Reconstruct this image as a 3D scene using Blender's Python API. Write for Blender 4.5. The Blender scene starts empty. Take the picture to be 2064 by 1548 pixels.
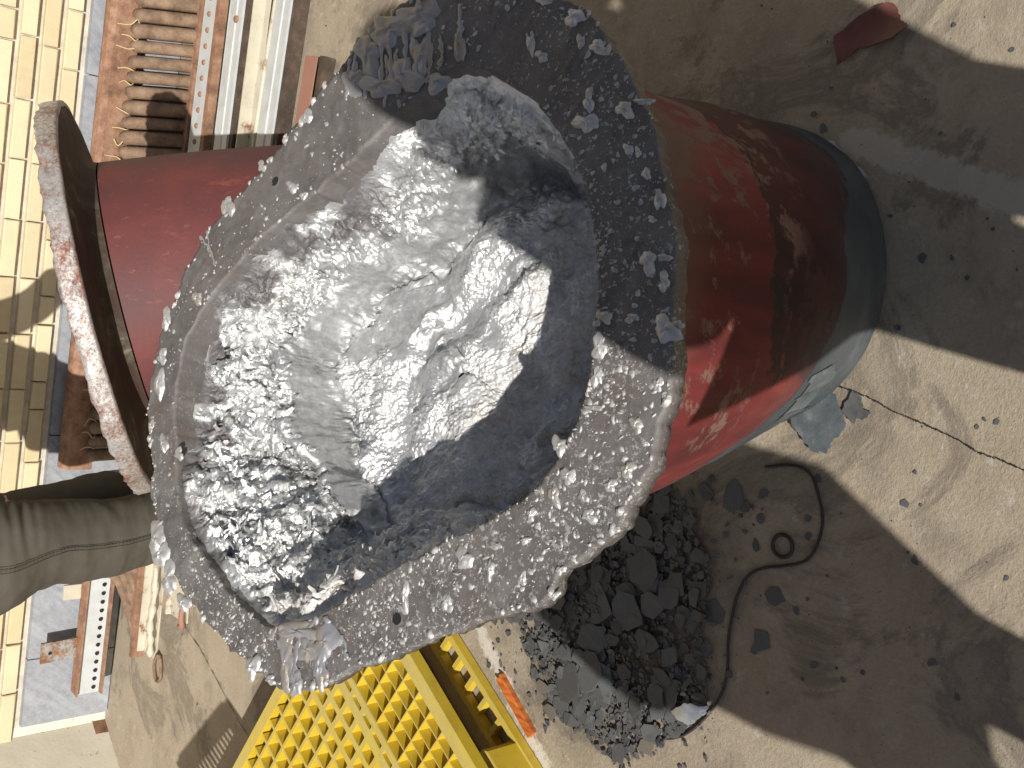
import bpy, math, random
import numpy as np
from mathutils import Vector, Matrix
random.seed(7); rng = np.random.default_rng(11)
sc = bpy.context.scene
COL = sc.collection
R = math.radians
# ------------------------------------------------------------------ camera, sky, sun, exposure
CAM_PITCH, CAM_ROLL, CAM_YAW, CAM_H, CAM_F = R(43), R(1.67), R(11), 1.5, 2117.0
fh = Vector((-math.sin(CAM_YAW), math.cos(CAM_YAW), 0)); rt = Vector((math.cos(CAM_YAW), math.sin(CAM_YAW), 0)); up = Vector((0, 0, 1))
cF = fh*math.cos(CAM_PITCH) - up*math.sin(CAM_PITCH); cU0 = fh*math.sin(CAM_PITCH) + up*math.cos(CAM_PITCH)
cR = rt*math.cos(CAM_ROLL) + cU0*math.sin(CAM_ROLL); cU = cU0*math.cos(CAM_ROLL) - rt*math.sin(CAM_ROLL)
cam = bpy.data.cameras.new('camera'); cam.sensor_fit = 'HORIZONTAL'; cam.sensor_width = 36; cam.lens = 36*CAM_F/2064
cam.clip_start = .02; cam.clip_end = 400
co = bpy.data.objects.new('camera', cam); COL.objects.link(co)
X, Y, Z = -cU, cR, -cF          # the phone was held sideways: the picture's left is up
co.matrix_world = Matrix(((X.x, Y.x, Z.x, 0), (X.y, Y.y, Z.y, 0), (X.z, Y.z, Z.z, CAM_H), (0, 0, 0, 1)))
sc.camera = co
SUN_AZ, SUN_EL = R(9), R(35)     # light travels 9 degrees right of the wall's normal
sd = Vector((math.sin(SUN_AZ)*math.cos(SUN_EL), math.cos(SUN_AZ)*math.cos(SUN_EL), -math.sin(SUN_EL)))
world = bpy.data.worlds.new('World'); sc.world = world; world.use_nodes = True
wn = world.node_tree; bg = wn.nodes['Background']
sky = wn.nodes.new('ShaderNodeTexSky'); sky.sky_type = 'NISHITA'; sky.sun_disc = False
sky.dust_density = 1.6; sky.ozone_density = .2; sky.sun_elevation = SUN_EL; sky.sun_rotation = math.atan2(-sd.x, -sd.y)
wn.links.new(sky.outputs[0], bg.inputs[0]); bg.inputs[1].default_value = 0.05
sl = bpy.data.lights.new('sun', 'SUN'); sl.energy = 4.6; sl.angle = R(.5); sl.color = (1, .96, .9)
so = bpy.data.objects.new('sun', sl); COL.objects.link(so); so.location = (0, 0, 8)
so.rotation_euler = sd.to_track_quat('-Z', 'Y').to_euler()
sc.view_settings.view_transform = 'Standard'; sc.view_settings.look = 'None'; sc.view_settings.gamma = 1
sc.view_settings.exposure = .34
sc.render.engine = 'CYCLES'; sc.cycles.max_bounces = 6; sc.cycles.use_denoising = True

D = {"p0":[-0.16464,0.99279,0.75],"ex":[0.97945,0.0278,-0.19977],"ey":[-0.0,0.99045,0.13784],"n":[0.20169,-0.13501,0.9701],"hc":[0.0013,0.0666],"ro":[0.4191,0.4197,0.4192,0.4187,0.4106,0.4019,0.3932,0.3855,0.3812,0.3769,0.3726,0.37,0.3706,0.3711,0.3717,0.375,0.3804,0.3858,0.3923,0.4018,0.4113,0.4131,0.4055,0.4134,0.4222,0.4304,0.4357,0.4375,0.4394,0.4385,0.4369,0.4353,0.4341,0.4334,0.4327,0.4322,0.4324,0.4325,0.4327,0.434,0.4356,0.4372,0.4387,0.4412,0.4441,0.447,0.4498,0.4531,0.4564,0.4597,0.463,0.4661,0.469,0.4719,0.4748,0.4773,0.4798,0.4815,0.4828,0.4842,0.484,0.4801,0.4762,0.4698,0.46,0.4503,0.4405,0.4299,0.419,0.4084,0.3986,0.3889,0.3792,0.3706,0.3671,0.3636,0.36,0.3565,0.3551,0.358,0.3608,0.3636,0.3665,0.3693,0.3744,0.3801,0.3859,0.3901,0.3931,0.3962,0.3999,0.4051,0.4103,0.4123,0.413,0.4137,0.4145,0.4154,0.4163,0.4155,0.4143,0.413,0.4137,0.4156,0.4175,0.4194,0.421,0.4217,0.4223,0.4229,0.4224,0.4207,0.4191,0.4174,0.4169,0.4165,0.416,0.4156,0.4166,0.4179],"rh":[0.3583,0.349,0.3396,0.3306,0.3227,0.3148,0.3068,0.2989,0.2931,0.2891,0.285,0.281,0.2783,0.2789,0.2794,0.2799,0.2805,0.2813,0.287,0.2928,0.2985,0.3043,0.3102,0.3163,0.3223,0.3283,0.334,0.3372,0.3403,0.3435,0.3433,0.342,0.3408,0.3395,0.3391,0.3399,0.3407,0.3414,0.3424,0.3437,0.3451,0.3465,0.3479,0.3492,0.3506,0.3518,0.353,0.3543,0.3555,0.3565,0.3575,0.3585,0.3595,0.3605,0.3613,0.3622,0.363,0.3638,0.3646,0.3612,0.3483,0.3354,0.3229,0.3107,0.2985,0.2862,0.2761,0.2694,0.2628,0.2561,0.2525,0.251,0.2495,0.2479,0.2471,0.2488,0.2505,0.2523,0.254,0.2557,0.2578,0.2626,0.2674,0.2723,0.2771,0.2819,0.2872,0.2956,0.3039,0.3123,0.3207,0.3291,0.3375,0.3459,0.3503,0.3514,0.3525,0.3537,0.3549,0.3566,0.3583,0.3599,0.3616,0.3638,0.3663,0.3689,0.3714,0.3739,0.3728,0.3707,0.3685,0.3663,0.3641,0.3639,0.3646,0.3652,0.3659,0.366,0.3654,0.3648],"big":[[0.4429,-0.0642,-0.0002,-0.0118,-0.0048,-0.0018],[0.4239,-0.115,-0.0001,-0.0154,-0.0094,-0.0033],[0.3916,-0.0614,0.0001,-0.0059,-0.0144,-0.0053],[0.3775,-0.0829,0.0002,-0.0101,-0.0071,-0.0026],[0.3871,-0.1624,0.0002,-0.0133,-0.0091,-0.0032],[0.3942,-0.1346,0.0001,-0.0069,-0.0081,-0.0029],[0.3263,-0.1722,0.0004,-0.0079,-0.0123,-0.0043],[0.3005,-0.1772,0.001,-0.0157,-0.0111,-0.0039],[0.3182,-0.2222,0.0005,-0.01,-0.0108,-0.0037],[0.3286,-0.2421,0.0005,-0.011,-0.0043,-0.0014],[0.2765,-0.2402,0.0006,-0.0073,-0.0053,-0.0018],[0.2742,-0.2528,0.0003,-0.0042,-0.0053,-0.0018],[0.2543,-0.2177,0.0003,-0.0038,-0.0048,-0.0017],[0.252,-0.2708,0.0005,-0.0059,-0.0073,-0.0024],[0.2263,-0.2957,0.0007,-0.0063,-0.0122,-0.004],[0.2054,-0.2936,0.0006,-0.0052,-0.0036,-0.0012],[0.161,-0.3043,0.0015,-0.0102,-0.011,-0.0037],[0.1686,-0.3201,0.0011,-0.0078,-0.005,-0.0016],[0.1448,-0.328,0.001,-0.0066,-0.0098,-0.0032],[0.0978,-0.347,0.0028,-0.015,-0.0125,-0.0041],[0.1022,-0.3036,0.0014,-0.0079,-0.0049,-0.0017],[0.098,-0.2717,0.0015,-0.0082,-0.007,-0.0024],[0.0445,-0.3548,0.0014,-0.0064,-0.0075,-0.0025],[0.0348,-0.366,0.0011,-0.0047,-0.0042,-0.0014],[0.0003,-0.344,0.0019,-0.0076,-0.0075,-0.0025],[-0.0147,-0.359,0.0012,-0.0048,-0.0033,-0.0011],[-0.0446,-0.3492,0.0023,-0.0086,-0.0074,-0.0025],[0.0052,-0.2914,0.0024,-0.0103,-0.0029,-0.001],[-0.1882,-0.1836,0.0038,-0.0116,-0.0108,-0.0042],[-0.1844,-0.262,0.002,-0.0059,-0.0066,-0.0024],[-0.1886,-0.2224,0.0014,-0.0043,-0.0096,-0.0037],[-0.1041,-0.3535,0.0015,-0.0048,-0.0032,-0.0011],[-0.1615,-0.3038,0.0019,-0.0057,-0.0046,-0.0017],[-0.1871,-0.306,0.002,-0.0056,-0.0041,-0.0015],[-0.2395,-0.1765,0.0021,-0.0059,-0.0078,-0.0031],[-0.2529,-0.1172,0.0019,-0.0055,-0.017,-0.007],[-0.1187,-0.2524,0.0016,-0.0054,-0.0067,-0.0025],[-0.0427,-0.2625,0.0024,-0.0095,-0.0107,-0.0038],[-0.0686,-0.2846,0.0022,-0.0081,-0.0096,-0.0034],[-0.0927,-0.2739,0.002,-0.007,-0.0105,-0.0038],[0.0667,-0.2751,0.0021,-0.0105,-0.0129,-0.0045],[0.0364,-0.2824,0.0015,-0.007,-0.0108,-0.0038],[-0.0646,-0.3358,0.0022,-0.0076,-0.0056,-0.0019],[-0.0998,-0.3207,0.0027,-0.0089,-0.0065,-0.0023],[-0.4151,0.0848,0.0046,-0.0118,-0.0138,-0.0066],[-0.4168,0.0494,0.0033,-0.0082,-0.0052,-0.0024],[0.0033,0.4123,0.0015,-0.0091,-0.0109,-0.0055],[-0.0373,0.469,0.0017,-0.0095,-0.0152,-0.0079],[-0.1305,0.4385,0.0023,-0.0104,-0.0226,-0.0119],[-0.2065,0.386,0.002,-0.0078,-0.0128,-0.0067],[-0.2115,0.3498,0.0025,-0.0097,-0.0076,-0.0039],[-0.0919,0.4509,0.0024,-0.0117,-0.0108,-0.0057],[0.1839,0.2837,0.0011,-0.0112,-0.0081,-0.0037],[0.2061,0.3604,0.0008,-0.0087,-0.0084,-0.004],[0.1411,0.4075,0.0015,-0.0136,-0.0154,-0.0075],[0.1748,0.2563,0.0009,-0.009,-0.0053,-0.0024],[0.2821,0.2941,0.0007,-0.0124,-0.0097,-0.0044],[-0.3296,0.3378,0.0053,-0.0169,-0.0207,-0.0109],[-0.3699,0.2887,0.0048,-0.0142,-0.02,-0.0104],[-0.3481,0.3182,0.0054,-0.0167,-0.0156,-0.0082],[-0.3905,0.2485,0.0042,-0.0118,-0.0115,-0.0059],[-0.1914,0.4285,0.0017,-0.0069,-0.0092,-0.0049],[0.1058,-0.3575,0.0012,-0.0064,-0.0038,-0.0012],[-0.1465,-0.254,0.0019,-0.006,-0.0038,-0.0014],[-0.163,-0.2191,0.0024,-0.0075,-0.0044,-0.0017],[-0.0827,-0.3085,0.0016,-0.0056,-0.0066,-0.0023]],"mass":[[0.4077,0.1824,0.0001,-0.0415,-0.0202,-0.0084],[0.4278,0.1354,-0.0002,-0.0355,-0.0239,-0.0097],[0.372,0.2085,0.0005,-0.0247,-0.0284,-0.012],[0.3482,0.1329,0.0009,-0.0301,-0.0221,-0.0091],[0.3303,0.1689,0.0014,-0.0365,-0.0145,-0.0061],[0.3351,0.2222,0.0006,-0.0174,-0.023,-0.0099],[0.3752,0.1097,0.0003,-0.0157,-0.0259,-0.0105],[0.3405,0.0697,0.0008,-0.0218,-0.0114,-0.0045],[0.389,0.0507,0.0001,-0.0083,-0.0215,-0.0084],[-0.348,0.0284,0.0129,-0.0348,-0.0105,-0.0048],[-0.3423,-0.0195,0.0086,-0.0228,-0.0185,-0.0082],[-0.3888,0.0334,0.005,-0.0129,-0.0271,-0.0124],[-0.3725,-0.0239,0.0042,-0.0106,-0.0204,-0.009],[-0.4049,0.0044,0.0038,-0.0094,-0.0123,-0.0056],[-0.362,0.0035,0.0059,-0.0156,-0.0155,-0.007]],"drips":[[[0.3971,0.2388],[0.3591,0.2285],[0.3216,0.2163],0.0051],[[0.411,0.2221],[0.3665,0.2062],[0.3126,0.1891],0.0057],[[0.4282,0.21],[0.3806,0.1834],[0.3271,0.1648],0.0057],[[0.4349,0.189],[0.3875,0.1731],[0.3214,0.1401],0.0077],[[0.4212,0.1628],[0.3746,0.1382],[0.3319,0.1262],0.0064],[[0.4278,0.1418],[0.3946,0.1337],[0.3426,0.1036],0.0089],[[0.4079,0.1123],[0.3754,0.0957],[0.3399,0.0884],0.0051],[[0.4435,0.0694],[0.4081,0.0573],[0.3668,0.0445],0.0057],[[0.4478,0.1372],[0.4278,0.1327],[0.4013,0.1203],0.0166],[[0.3657,0.2423],[0.3381,0.2354],[0.3108,0.2265],0.0051],[[0.4015,0.0896],[0.3758,0.0768],[0.3564,0.076],0.0051],[[0.3739,0.1749],[0.3407,0.1592],[0.3044,0.1487],0.0045],[[0.381,0.1573],[0.3478,0.1464],[0.3057,0.1235],0.0045],[[-0.3248,0.0018],[-0.3575,0.0241],[-0.4068,0.0091],0.0064],[[-0.3165,-0.0126],[-0.3485,-0.016],[-0.3822,-0.0372],0.0077],[[-0.3369,0.0148],[-0.3651,0.0443],[-0.4035,0.0314],0.0057],[[-0.3361,0.0244],[-0.3642,-0.0066],[-0.3878,-0.0307],0.0051],[[-0.3697,0.0566],[-0.3852,0.0322],[-0.412,0.0068],0.0057],[[0.1015,0.4392],[0.078,0.4189],[0.0528,0.3883],0.0026],[[0.0903,0.4499],[0.0804,0.4287],[0.0681,0.4103],0.0032],[[-0.3254,-0.0165],[-0.3314,-0.0456],[-0.3503,-0.0581],0.0045],[[-0.3515,0.041],[-0.3564,0.0628],[-0.3744,0.0691],0.0051]],"cre":[[[[0.1029,0.4723],[0.0013,0.444],[-0.11,0.3983],[-0.1947,0.3285],[-0.196,0.2358],[-0.2438,0.1609],[-0.2723,0.0727]],0.03,0.028],[[[0.2974,0.0304],[0.2418,0.0985],[0.1815,0.1802],[0.0964,0.3028],[0.0279,0.3411],[-0.0237,0.365]],0.014,0.03],[[[0.2405,-0.0159],[0.1477,0.0623],[0.0585,0.1306],[-0.0277,0.1649],[-0.1088,0.1411]],0.012,0.02],[[[0.3391,0.136],[0.293,0.0816],[0.2936,-0.005]],0.02,0.03],[[[0.0774,-0.1459],[0.023,-0.1574],[-0.0359,-0.1479]],0.045,0.035],[[[-0.2073,0.2363],[-0.2324,0.1711],[-0.2624,0.1066],[-0.2496,0.0247]],0.02,0.02]],"bumps":[[-0.0046,0.0579,0.13,0.03],[0.1899,0.0604,0.1,0.02],[0.1548,0.3281,0.07,0.02],[-0.0553,0.2926,0.06,0.015],[-0.0623,-0.0943,0.08,-0.015],[-0.1585,0.0152,0.08,0.012]],"holes":[[-0.2809,-0.1144],[0.188,0.3216]],"cord":[[-0.3105,0.9419,0.0],[-0.2944,0.8927,0.0],[-0.2992,0.8591,0.0],[-0.3296,0.8367,0.0],[-0.3658,0.8212,0.0],[-0.4074,0.8226,0.0],[-0.4371,0.8368,0.0],[-0.457,0.8696,0.0],[-0.4751,0.9089,0.0],[-0.497,0.9338,0.0],[-0.5322,0.946,0.0],[-0.5732,0.9489,0.0],[-0.6171,0.9471,0.0],[-0.667,0.9376,0.0],[-0.7135,0.9405,0.0],[-0.7704,0.9647,0.0],[-0.8236,1.0076,0.0],[-0.8635,1.0799,0.0],[-0.8999,1.1141,0.0],[-0.9399,1.1184,0.0],[-0.985,1.1053,0.0]],"ring":[-0.4271,0.8812,0.0],"crack":[[-0.1503,0.866,0.0],[-0.1536,0.8256,0.0],[-0.1595,0.7818,0.0],[-0.1692,0.7467,0.0],[-0.1743,0.7137,0.0],[-0.1793,0.6816,0.0],[-0.1865,0.6425,0.0],[-0.1971,0.6074,0.0],[-0.1999,0.5751,0.0],[-0.2076,0.5261,0.0]],"joint":[[-1.3439,2.909,0.0],[-1.3744,2.7624,0.0],[-1.4155,2.6531,0.0],[-1.4623,2.5314,0.0],[-1.5,2.4176,0.0],[-1.531,2.2427,0.0]],"rub":[[-0.8481,1.591,0.0],[-0.7748,1.4394,-0.0],[-0.8283,1.4114,0.0],[-0.9152,1.3172,0.0],[-0.9276,1.1906,0.0],[-0.9322,1.1189,0.0],[-0.8652,1.0439,0.0],[-0.7685,0.9705,0.0],[-0.7034,0.9587,0.0],[-0.6099,0.9965,0.0],[-0.4961,1.0067,0.0],[-0.4254,1.0666,0.0],[-0.3841,1.1444,0.0],[-0.4656,1.2602,0.0],[-0.6088,1.3614,-0.0]],"rubcore":[[-0.6708,1.3609,0.0],[-0.8017,1.3731,0.0],[-0.8654,1.2318,0.0],[-0.8476,1.1078,0.0],[-0.7338,1.0061,0.0],[-0.5945,1.0273,0.0],[-0.4556,1.1046,0.0],[-0.4783,1.2067,0.0]],"flA":[[-0.2101,0.9139,0.0],[-0.1821,0.8997,0.0],[-0.1865,0.8758,0.0],[-0.1565,0.8645,0.0],[-0.1648,0.8405,0.0],[-0.189,0.8245,0.0],[-0.2112,0.8107,0.0],[-0.2331,0.8249,0.0],[-0.2576,0.8352,0.0],[-0.2621,0.8585,0.0],[-0.244,0.8837,0.0],[-0.2321,0.9022,0.0]],"flB":[[-0.1894,0.8261,0.0],[-0.1518,0.8174,0.0],[-0.1598,0.8002,0.0],[-0.1777,0.7928,0.0],[-0.1788,0.7807,0.0],[-0.1914,0.7846,0.0],[-0.1926,0.7995,0.0],[-0.2017,0.8043,0.0]],"silver":[[-0.7778,1.0205,0.0],[-0.75,0.9968,0.0],[-0.7387,0.9559,0.0],[-0.7559,0.9573,0.0],[-0.7815,0.9785,0.0],[-0.785,0.9998,0.0]],"redfl":[[0.3827,0.9634,0.0],[0.4135,0.9288,0.0],[0.4342,0.8916,0.0],[0.4303,0.8728,0.0],[0.4094,0.86,0.0],[0.3956,0.8409,0.0],[0.3803,0.8671,0.0],[0.372,0.8941,0.0],[0.3666,0.9224,0.0],[0.3501,0.9385,0.0],[0.3426,0.9517,0.0]],"foil":[[0.2081,0.9523,0.0],[0.1517,0.8651,0.0],[0.1872,0.9075,0.0]],"darkfl":[[-0.376,0.9923,0.0],[-0.5123,0.8809,0.0],[-0.5926,0.8869,0.0],[-0.3866,0.9694,0.0],[-0.4438,0.931,0.0],[-0.5833,0.9865,0.0],[-0.5087,1.0696,0.0],[-0.3551,0.9365,0.0],[-0.3839,1.0488,0.0],[-0.3966,0.9319,0.0],[-0.6142,0.8968,0.0],[-0.3971,0.8413,0.0],[-0.37,0.8475,0.0],[-0.3033,0.8445,0.0],[-0.2996,0.6972,0.0],[-0.3772,0.6639,0.0],[-0.5125,0.6064,0.0],[-0.5209,0.8361,0.0],[-0.5937,0.7872,0.0],[-0.1496,0.611,0.0],[-0.1489,0.5935,0.0],[-0.1623,0.6188,0.0],[-0.0038,0.7923,0.0],[-0.0452,0.7667,0.0],[0.0618,0.7514,0.0],[0.1181,0.8159,0.0],[0.2447,0.9606,0.0],[0.266,0.9837,0.0],[0.2324,1.1432,0.0],[0.091,0.822,0.0],[0.0674,0.707,0.0],[0.0422,0.6792,0.0],[0.3623,0.6873,0.0],[-0.357,0.5331,0.0],[-0.5954,0.7337,0.0],[-0.5707,0.7051,0.0],[-0.5462,0.5615,0.0]],"orange":[[-0.9161,1.4758,0.0],[-0.9016,1.4555,0.0],[-0.9738,1.3395,0.0],[-0.9931,1.3571,-0.0]],"leg":[[-0.915,0.7083,0.1333],[-0.8924,0.6362,0.1099],[-0.8833,0.592,0.1006],[-0.886,0.515,0.099],[-0.8796,0.4307,0.0941],[-0.8627,0.3489,0.0933]],"legb":[[-0.8235,0.6578],[-0.7985,0.5495],[-0.7773,0.4666],[-0.7671,0.3881],[-0.7904,0.2768]]}

# ------------------------------------------------------------------ noise
def _h(i, j, k, s):
    n = (i*374761393 + j*668265263 + k*2147483647 + s*1274126177) & 0xffffffff
    n = ((n ^ (n >> 13))*1274126177) & 0xffffffff
    n = ((n ^ (n >> 16))*2246822519) & 0xffffffff
    return ((n ^ (n >> 15)) & 0xffffff)/float(0xffffff)
def vnoise(P, s=0):
    P = np.asarray(P, float); I = np.floor(P).astype(np.int64); f = P - I; f = f*f*f*(f*(f*6-15)+10)
    i, j, k = I[..., 0], I[..., 1], I[..., 2]; r = 0
    for a in (0, 1):
        for b in (0, 1):
            for c in (0, 1):
                w = (f[..., 0] if a else 1-f[..., 0])*(f[..., 1] if b else 1-f[..., 1])*(f[..., 2] if c else 1-f[..., 2])
                r = r + w*_h(i+a, j+b, k+c, s)
    return r*2-1
def fbm(P, o=4, s=0, g=.5, l=2.03):
    r = 0; a = 1; P = np.asarray(P, float)
    for q in range(o):
        r = r + a*vnoise(P, s+q*17); P = P*l+3.7; a *= g
    return r
def ridge(P, o=4, s=0, g=.55):
    r = 0; a = 1; P = np.asarray(P, float)
    for q in range(o):
        r = r + a*(1-2*np.abs(vnoise(P, s+q*31))); P = P*2.07+1.3; a *= g
    return r
def sstep(a, b, x):
    t = np.clip((x-a)/(b-a), 0, 1); return t*t*(3-2*t)

# ------------------------------------------------------------------ objects
def props(o, label=None, cat=None, group=None, kind=None):
    if label: o['label'] = label
    if cat: o['category'] = cat
    if group: o['group'] = group
    if kind: o['kind'] = kind
    return o
def thing(name, label, cat, loc=(0, 0, 0), group=None):
    o = bpy.data.objects.new(name, None); COL.objects.link(o); o.location = loc; o.empty_display_size = .05
    return props(o, label, cat, group)
def mesh(name, V, Fs, mat, parent=None, smooth=False, mats=None):
    """one mesh object; V in world coordinates, stored relative to the parent's place"""
    V = np.asarray(V, float); off = Vector((0, 0, 0))
    p = parent
    while p is not None: off += p.location; p = p.parent
    me = bpy.data.meshes.new(name); me.from_pydata((V-np.array(off)).tolist(), [], [list(map(int, f)) for f in Fs] if not isinstance(Fs, np.ndarray) else Fs.tolist())
    if mat: me.materials.append(mat)
    if smooth: me.polygons.foreach_set('use_smooth', [True]*len(me.polygons))
    me.update()
    o = bpy.data.objects.new(name, me); COL.objects.link(o)
    if parent: o.parent = parent
    return o
def inst(name, me, parent, mw):
    o = bpy.data.objects.new(name, me); COL.objects.link(o)
    if parent: o.parent = parent
    o.matrix_local = mw
    return o
def grid_faces(nu, nv, wrap_u=False):
    i = np.arange(nu if wrap_u else nu-1)[:, None]; j = np.arange(nv-1)[None, :]
    i2 = (i+1) % nu
    a = i*nv+j; b = i2*nv+j; c = i2*nv+j+1; d = i*nv+j+1
    return np.stack([a+0*b, b, c, d], -1).reshape(-1, 4)
def box(c, s, ax=None, az=None):
    """box verts+faces: centre, full size, x axis direction (optional), up (optional)"""
    x = Vector(ax).normalized() if ax is not None else Vector((1, 0, 0)); z = Vector(az).normalized() if az is not None else Vector((0, 0, 1))
    y = z.cross(x).normalized(); z = x.cross(y)
    c = Vector(c); V = []
    for k in (-.5, .5):
        for j in (-.5, .5):
            for i in (-.5, .5): V.append(c+x*(i*s[0])+y*(j*s[1])+z*(k*s[2]))
    return [tuple(v) for v in V], [(0, 2, 3, 1), (4, 5, 7, 6), (0, 1, 5, 4), (2, 6, 7, 3), (0, 4, 6, 2), (1, 3, 7, 5)]
class MB:
    def __init__(s): s.V = []; s.F = []
    def add(s, vf):
        n = len(s.V); s.V += list(vf[0]); s.F += [tuple(i+n for i in f) for f in vf[1]]; return s
    def box(s, *a, **k): return s.add(box(*a, **k))
    def build(s, name, mat, parent=None, smooth=False): return mesh(name, s.V, s.F, mat, parent, smooth)
def tube(pts, rad, n=8, cap=True, flat=None):
    """tube along pts; rad number or list; flat=(normal, factor) squashes"""
    P = [Vector(p) for p in pts]; V = []; Fs = []
    if not hasattr(rad, '__len__'): rad = [rad]*len(P)
    prev = None
    for i, p in enumerate(P):
        t = (P[min(i+1, len(P)-1)]-P[max(i-1, 0)]).normalized()
        a = prev - t*prev.dot(t) if prev is not None else t.orthogonal()
        if flat is not None:
            nrm = Vector(flat[0]); a = nrm - t*nrm.dot(t)
        a = a.normalized(); prev = a; b = t.cross(a)
        for k in range(n):
            q = 2*math.pi*k/n; fa = flat[1] if flat is not None else 1
            V.append(tuple(p + a*(math.cos(q)*rad[i]*fa) + b*(math.sin(q)*rad[i])))
    for i in range(len(P)-1):
        for k in range(n):
            k2 = (k+1) % n; Fs.append((i*n+k, i*n+k2, (i+1)*n+k2, (i+1)*n+k))
    if cap:
        Fs.append(tuple(range(n-1, -1, -1))); Fs.append(tuple((len(P)-1)*n+k for k in range(n)))
    return V, Fs
def spline(pts, m=6):
    P = [Vector(p) for p in pts]; out = []
    for i in range(len(P)-1):
        p0, p1, p2, p3 = P[max(i-1, 0)], P[i], P[i+1], P[min(i+2, len(P)-1)]
        for k in range(m):
            t = k/m; out.append(.5*((2*p1)+(p2-p0)*t+(2*p0-5*p1+4*p2-p3)*t*t+(3*p1-p0-3*p2+p3)*t**3))
    return out+[P[-1]]
def profile_bar(p0, p1, prof, upv=(0, 0, 1)):
    """sweep a closed profile [(side, up)] from p0 to p1"""
    p0, p1 = Vector(p0), Vector(p1); t = (p1-p0).normalized(); u = Vector(upv); u = (u-t*u.dot(t)).normalized(); s = t.cross(u)
    n = len(prof); V = [tuple(p+s*a+u*b) for p in (p0, p1) for a, b in prof]
    Fs = [(k, (k+1) % n, n+(k+1) % n, n+k) for k in range(n)]+[tuple(range(n-1, -1, -1)), tuple(range(n, 2*n))]
    return V, Fs

# ------------------------------------------------------------------ materials
class NT:
    def __init__(s, name):
        s.m = bpy.data.materials.new(name); s.m.use_nodes = True; s.t = s.m.node_tree
        s.b = s.t.nodes['Principled BSDF']; s._c = None
    def put(s, sock, v):
        if isinstance(v, bpy.types.NodeSocket): s.t.links.new(v, sock)
        elif isinstance(v, (tuple, list)) and len(v) == 3 and sock.type == 'RGBA': sock.default_value = (*v, 1)
        else: sock.default_value = v
    def n(s, typ, ins=None, **pr):
        q = s.t.nodes.new('ShaderNode'+typ)
        for k, v in pr.items(): setattr(q, k, v)
        for k, v in (ins or {}).items(): s.put(q.inputs[k], v)
        return q
    def co(s, which='Object'):
        if s._c is None: s._c = s.n('TexCoord')
        return s._c.outputs[which]
    def geo(s): return s.n('NewGeometry')
    def map(s, vec, scale=(1, 1, 1), loc=(0, 0, 0), rot=(0, 0, 0)):
        return s.n('Mapping', {0: vec, 'Location': loc, 'Scale': scale, 'Rotation': rot}).outputs[0]
    def noise(s, sc_, det=4, ro=.55, vec=None, dist=0, col=False):
        q = s.n('TexNoise', {'Vector': vec if vec is not None else s.co(), 'Scale': sc_, 'Detail': det, 'Roughness': ro, 'Distortion': dist})
        return q.outputs['Color' if col else 'Fac']
    def vor(s, sc_, vec=None, feature='F1', out='Distance', rnd=1):
        q = s.n('TexVoronoi', {'Vector': vec if vec is not None else s.co(), 'Scale': sc_, 'Randomness': rnd}, feature=feature)
        return q.outputs[out]
    def ramp(s, fac, stops, interp='LINEAR'):
        q = s.n('ValToRGB', {0: fac}); e = q.color_ramp.elements; q.color_ramp.interpolation = interp
        while len(e) < len(stops): e.new(.5)
        for k, (p, c) in enumerate(stops):
            e[k].position = p; e[k].color = (c, c, c, 1) if not hasattr(c, '__len__') else (*c, 1)
        return q.outputs[0]
    def mr(s, v, a, b, c=0, d=1):
        return s.n('MapRange', {0: v, 1: a, 2: b, 3: c, 4: d}).outputs[0]
    def mix(s, f, a, b, mode='MIX'):
        q = s.n('Mix', data_type='RGBA', blend_type=mode); s.put(q.inputs[0], f); s.put(q.inputs[6], a); s.put(q.inputs[7], b); return q.outputs[2]
    def ma(s, op, a, b=0., clamp=False):
        q = s.n('Math', {0: a, 1: b}, operation=op); q.use_clamp = clamp; return q.outputs[0]
    def bump(s, h, st=.4, dist=.01, nrm=None):
        i = {'Height': h, 'Strength': st, 'Distance': dist}
        if nrm is not None: i['Normal'] = nrm
        return s.n('Bump', i).outputs[0]
    def out(s, col=None, rough=.6, metal=0., nrm=None, spec=None):
        if col is not None: s.put(s.b.inputs['Base Color'], col)
        s.put(s.b.inputs['Roughness'], rough); s.put(s.b.inputs['Metallic'], metal)
        if nrm is not None: s.put(s.b.inputs['Normal'], nrm)
        if spec is not None: s.put(s.b.inputs['Specular IOR Level'], spec)
        return s.m
    def sep(s, v):
        q = s.n('SeparateXYZ', {0: v}); return q.outputs
    def seg(s, pos, a, b, w, soft, nz):
        """1 inside a ragged capsule from a to b on the ground"""
        ax, ay = a[:2]; bx, by = b[:2]; L2 = (bx-ax)**2+(by-ay)**2
        x, y, z = s.sep(pos)
        px = s.ma('SUBTRACT', x, ax); py = s.ma('SUBTRACT', y, ay)
        t = s.ma('DIVIDE', s.ma('ADD', s.ma('MULTIPLY', px, bx-ax), s.ma('MULTIPLY', py, by-ay)), L2, True)
        dx = s.ma('SUBTRACT', px, s.ma('MULTIPLY', t, bx-ax)); dy = s.ma('SUBTRACT', py, s.ma('MULTIPLY', t, by-ay))
        d = s.ma('SQRT', s.ma('ADD', s.ma('MULTIPLY', dx, dx), s.ma('MULTIPLY', dy, dy)))
        d = s.ma('ADD', d, nz)
        return s.mr(d, w-soft, w, 1, 0)

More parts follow.
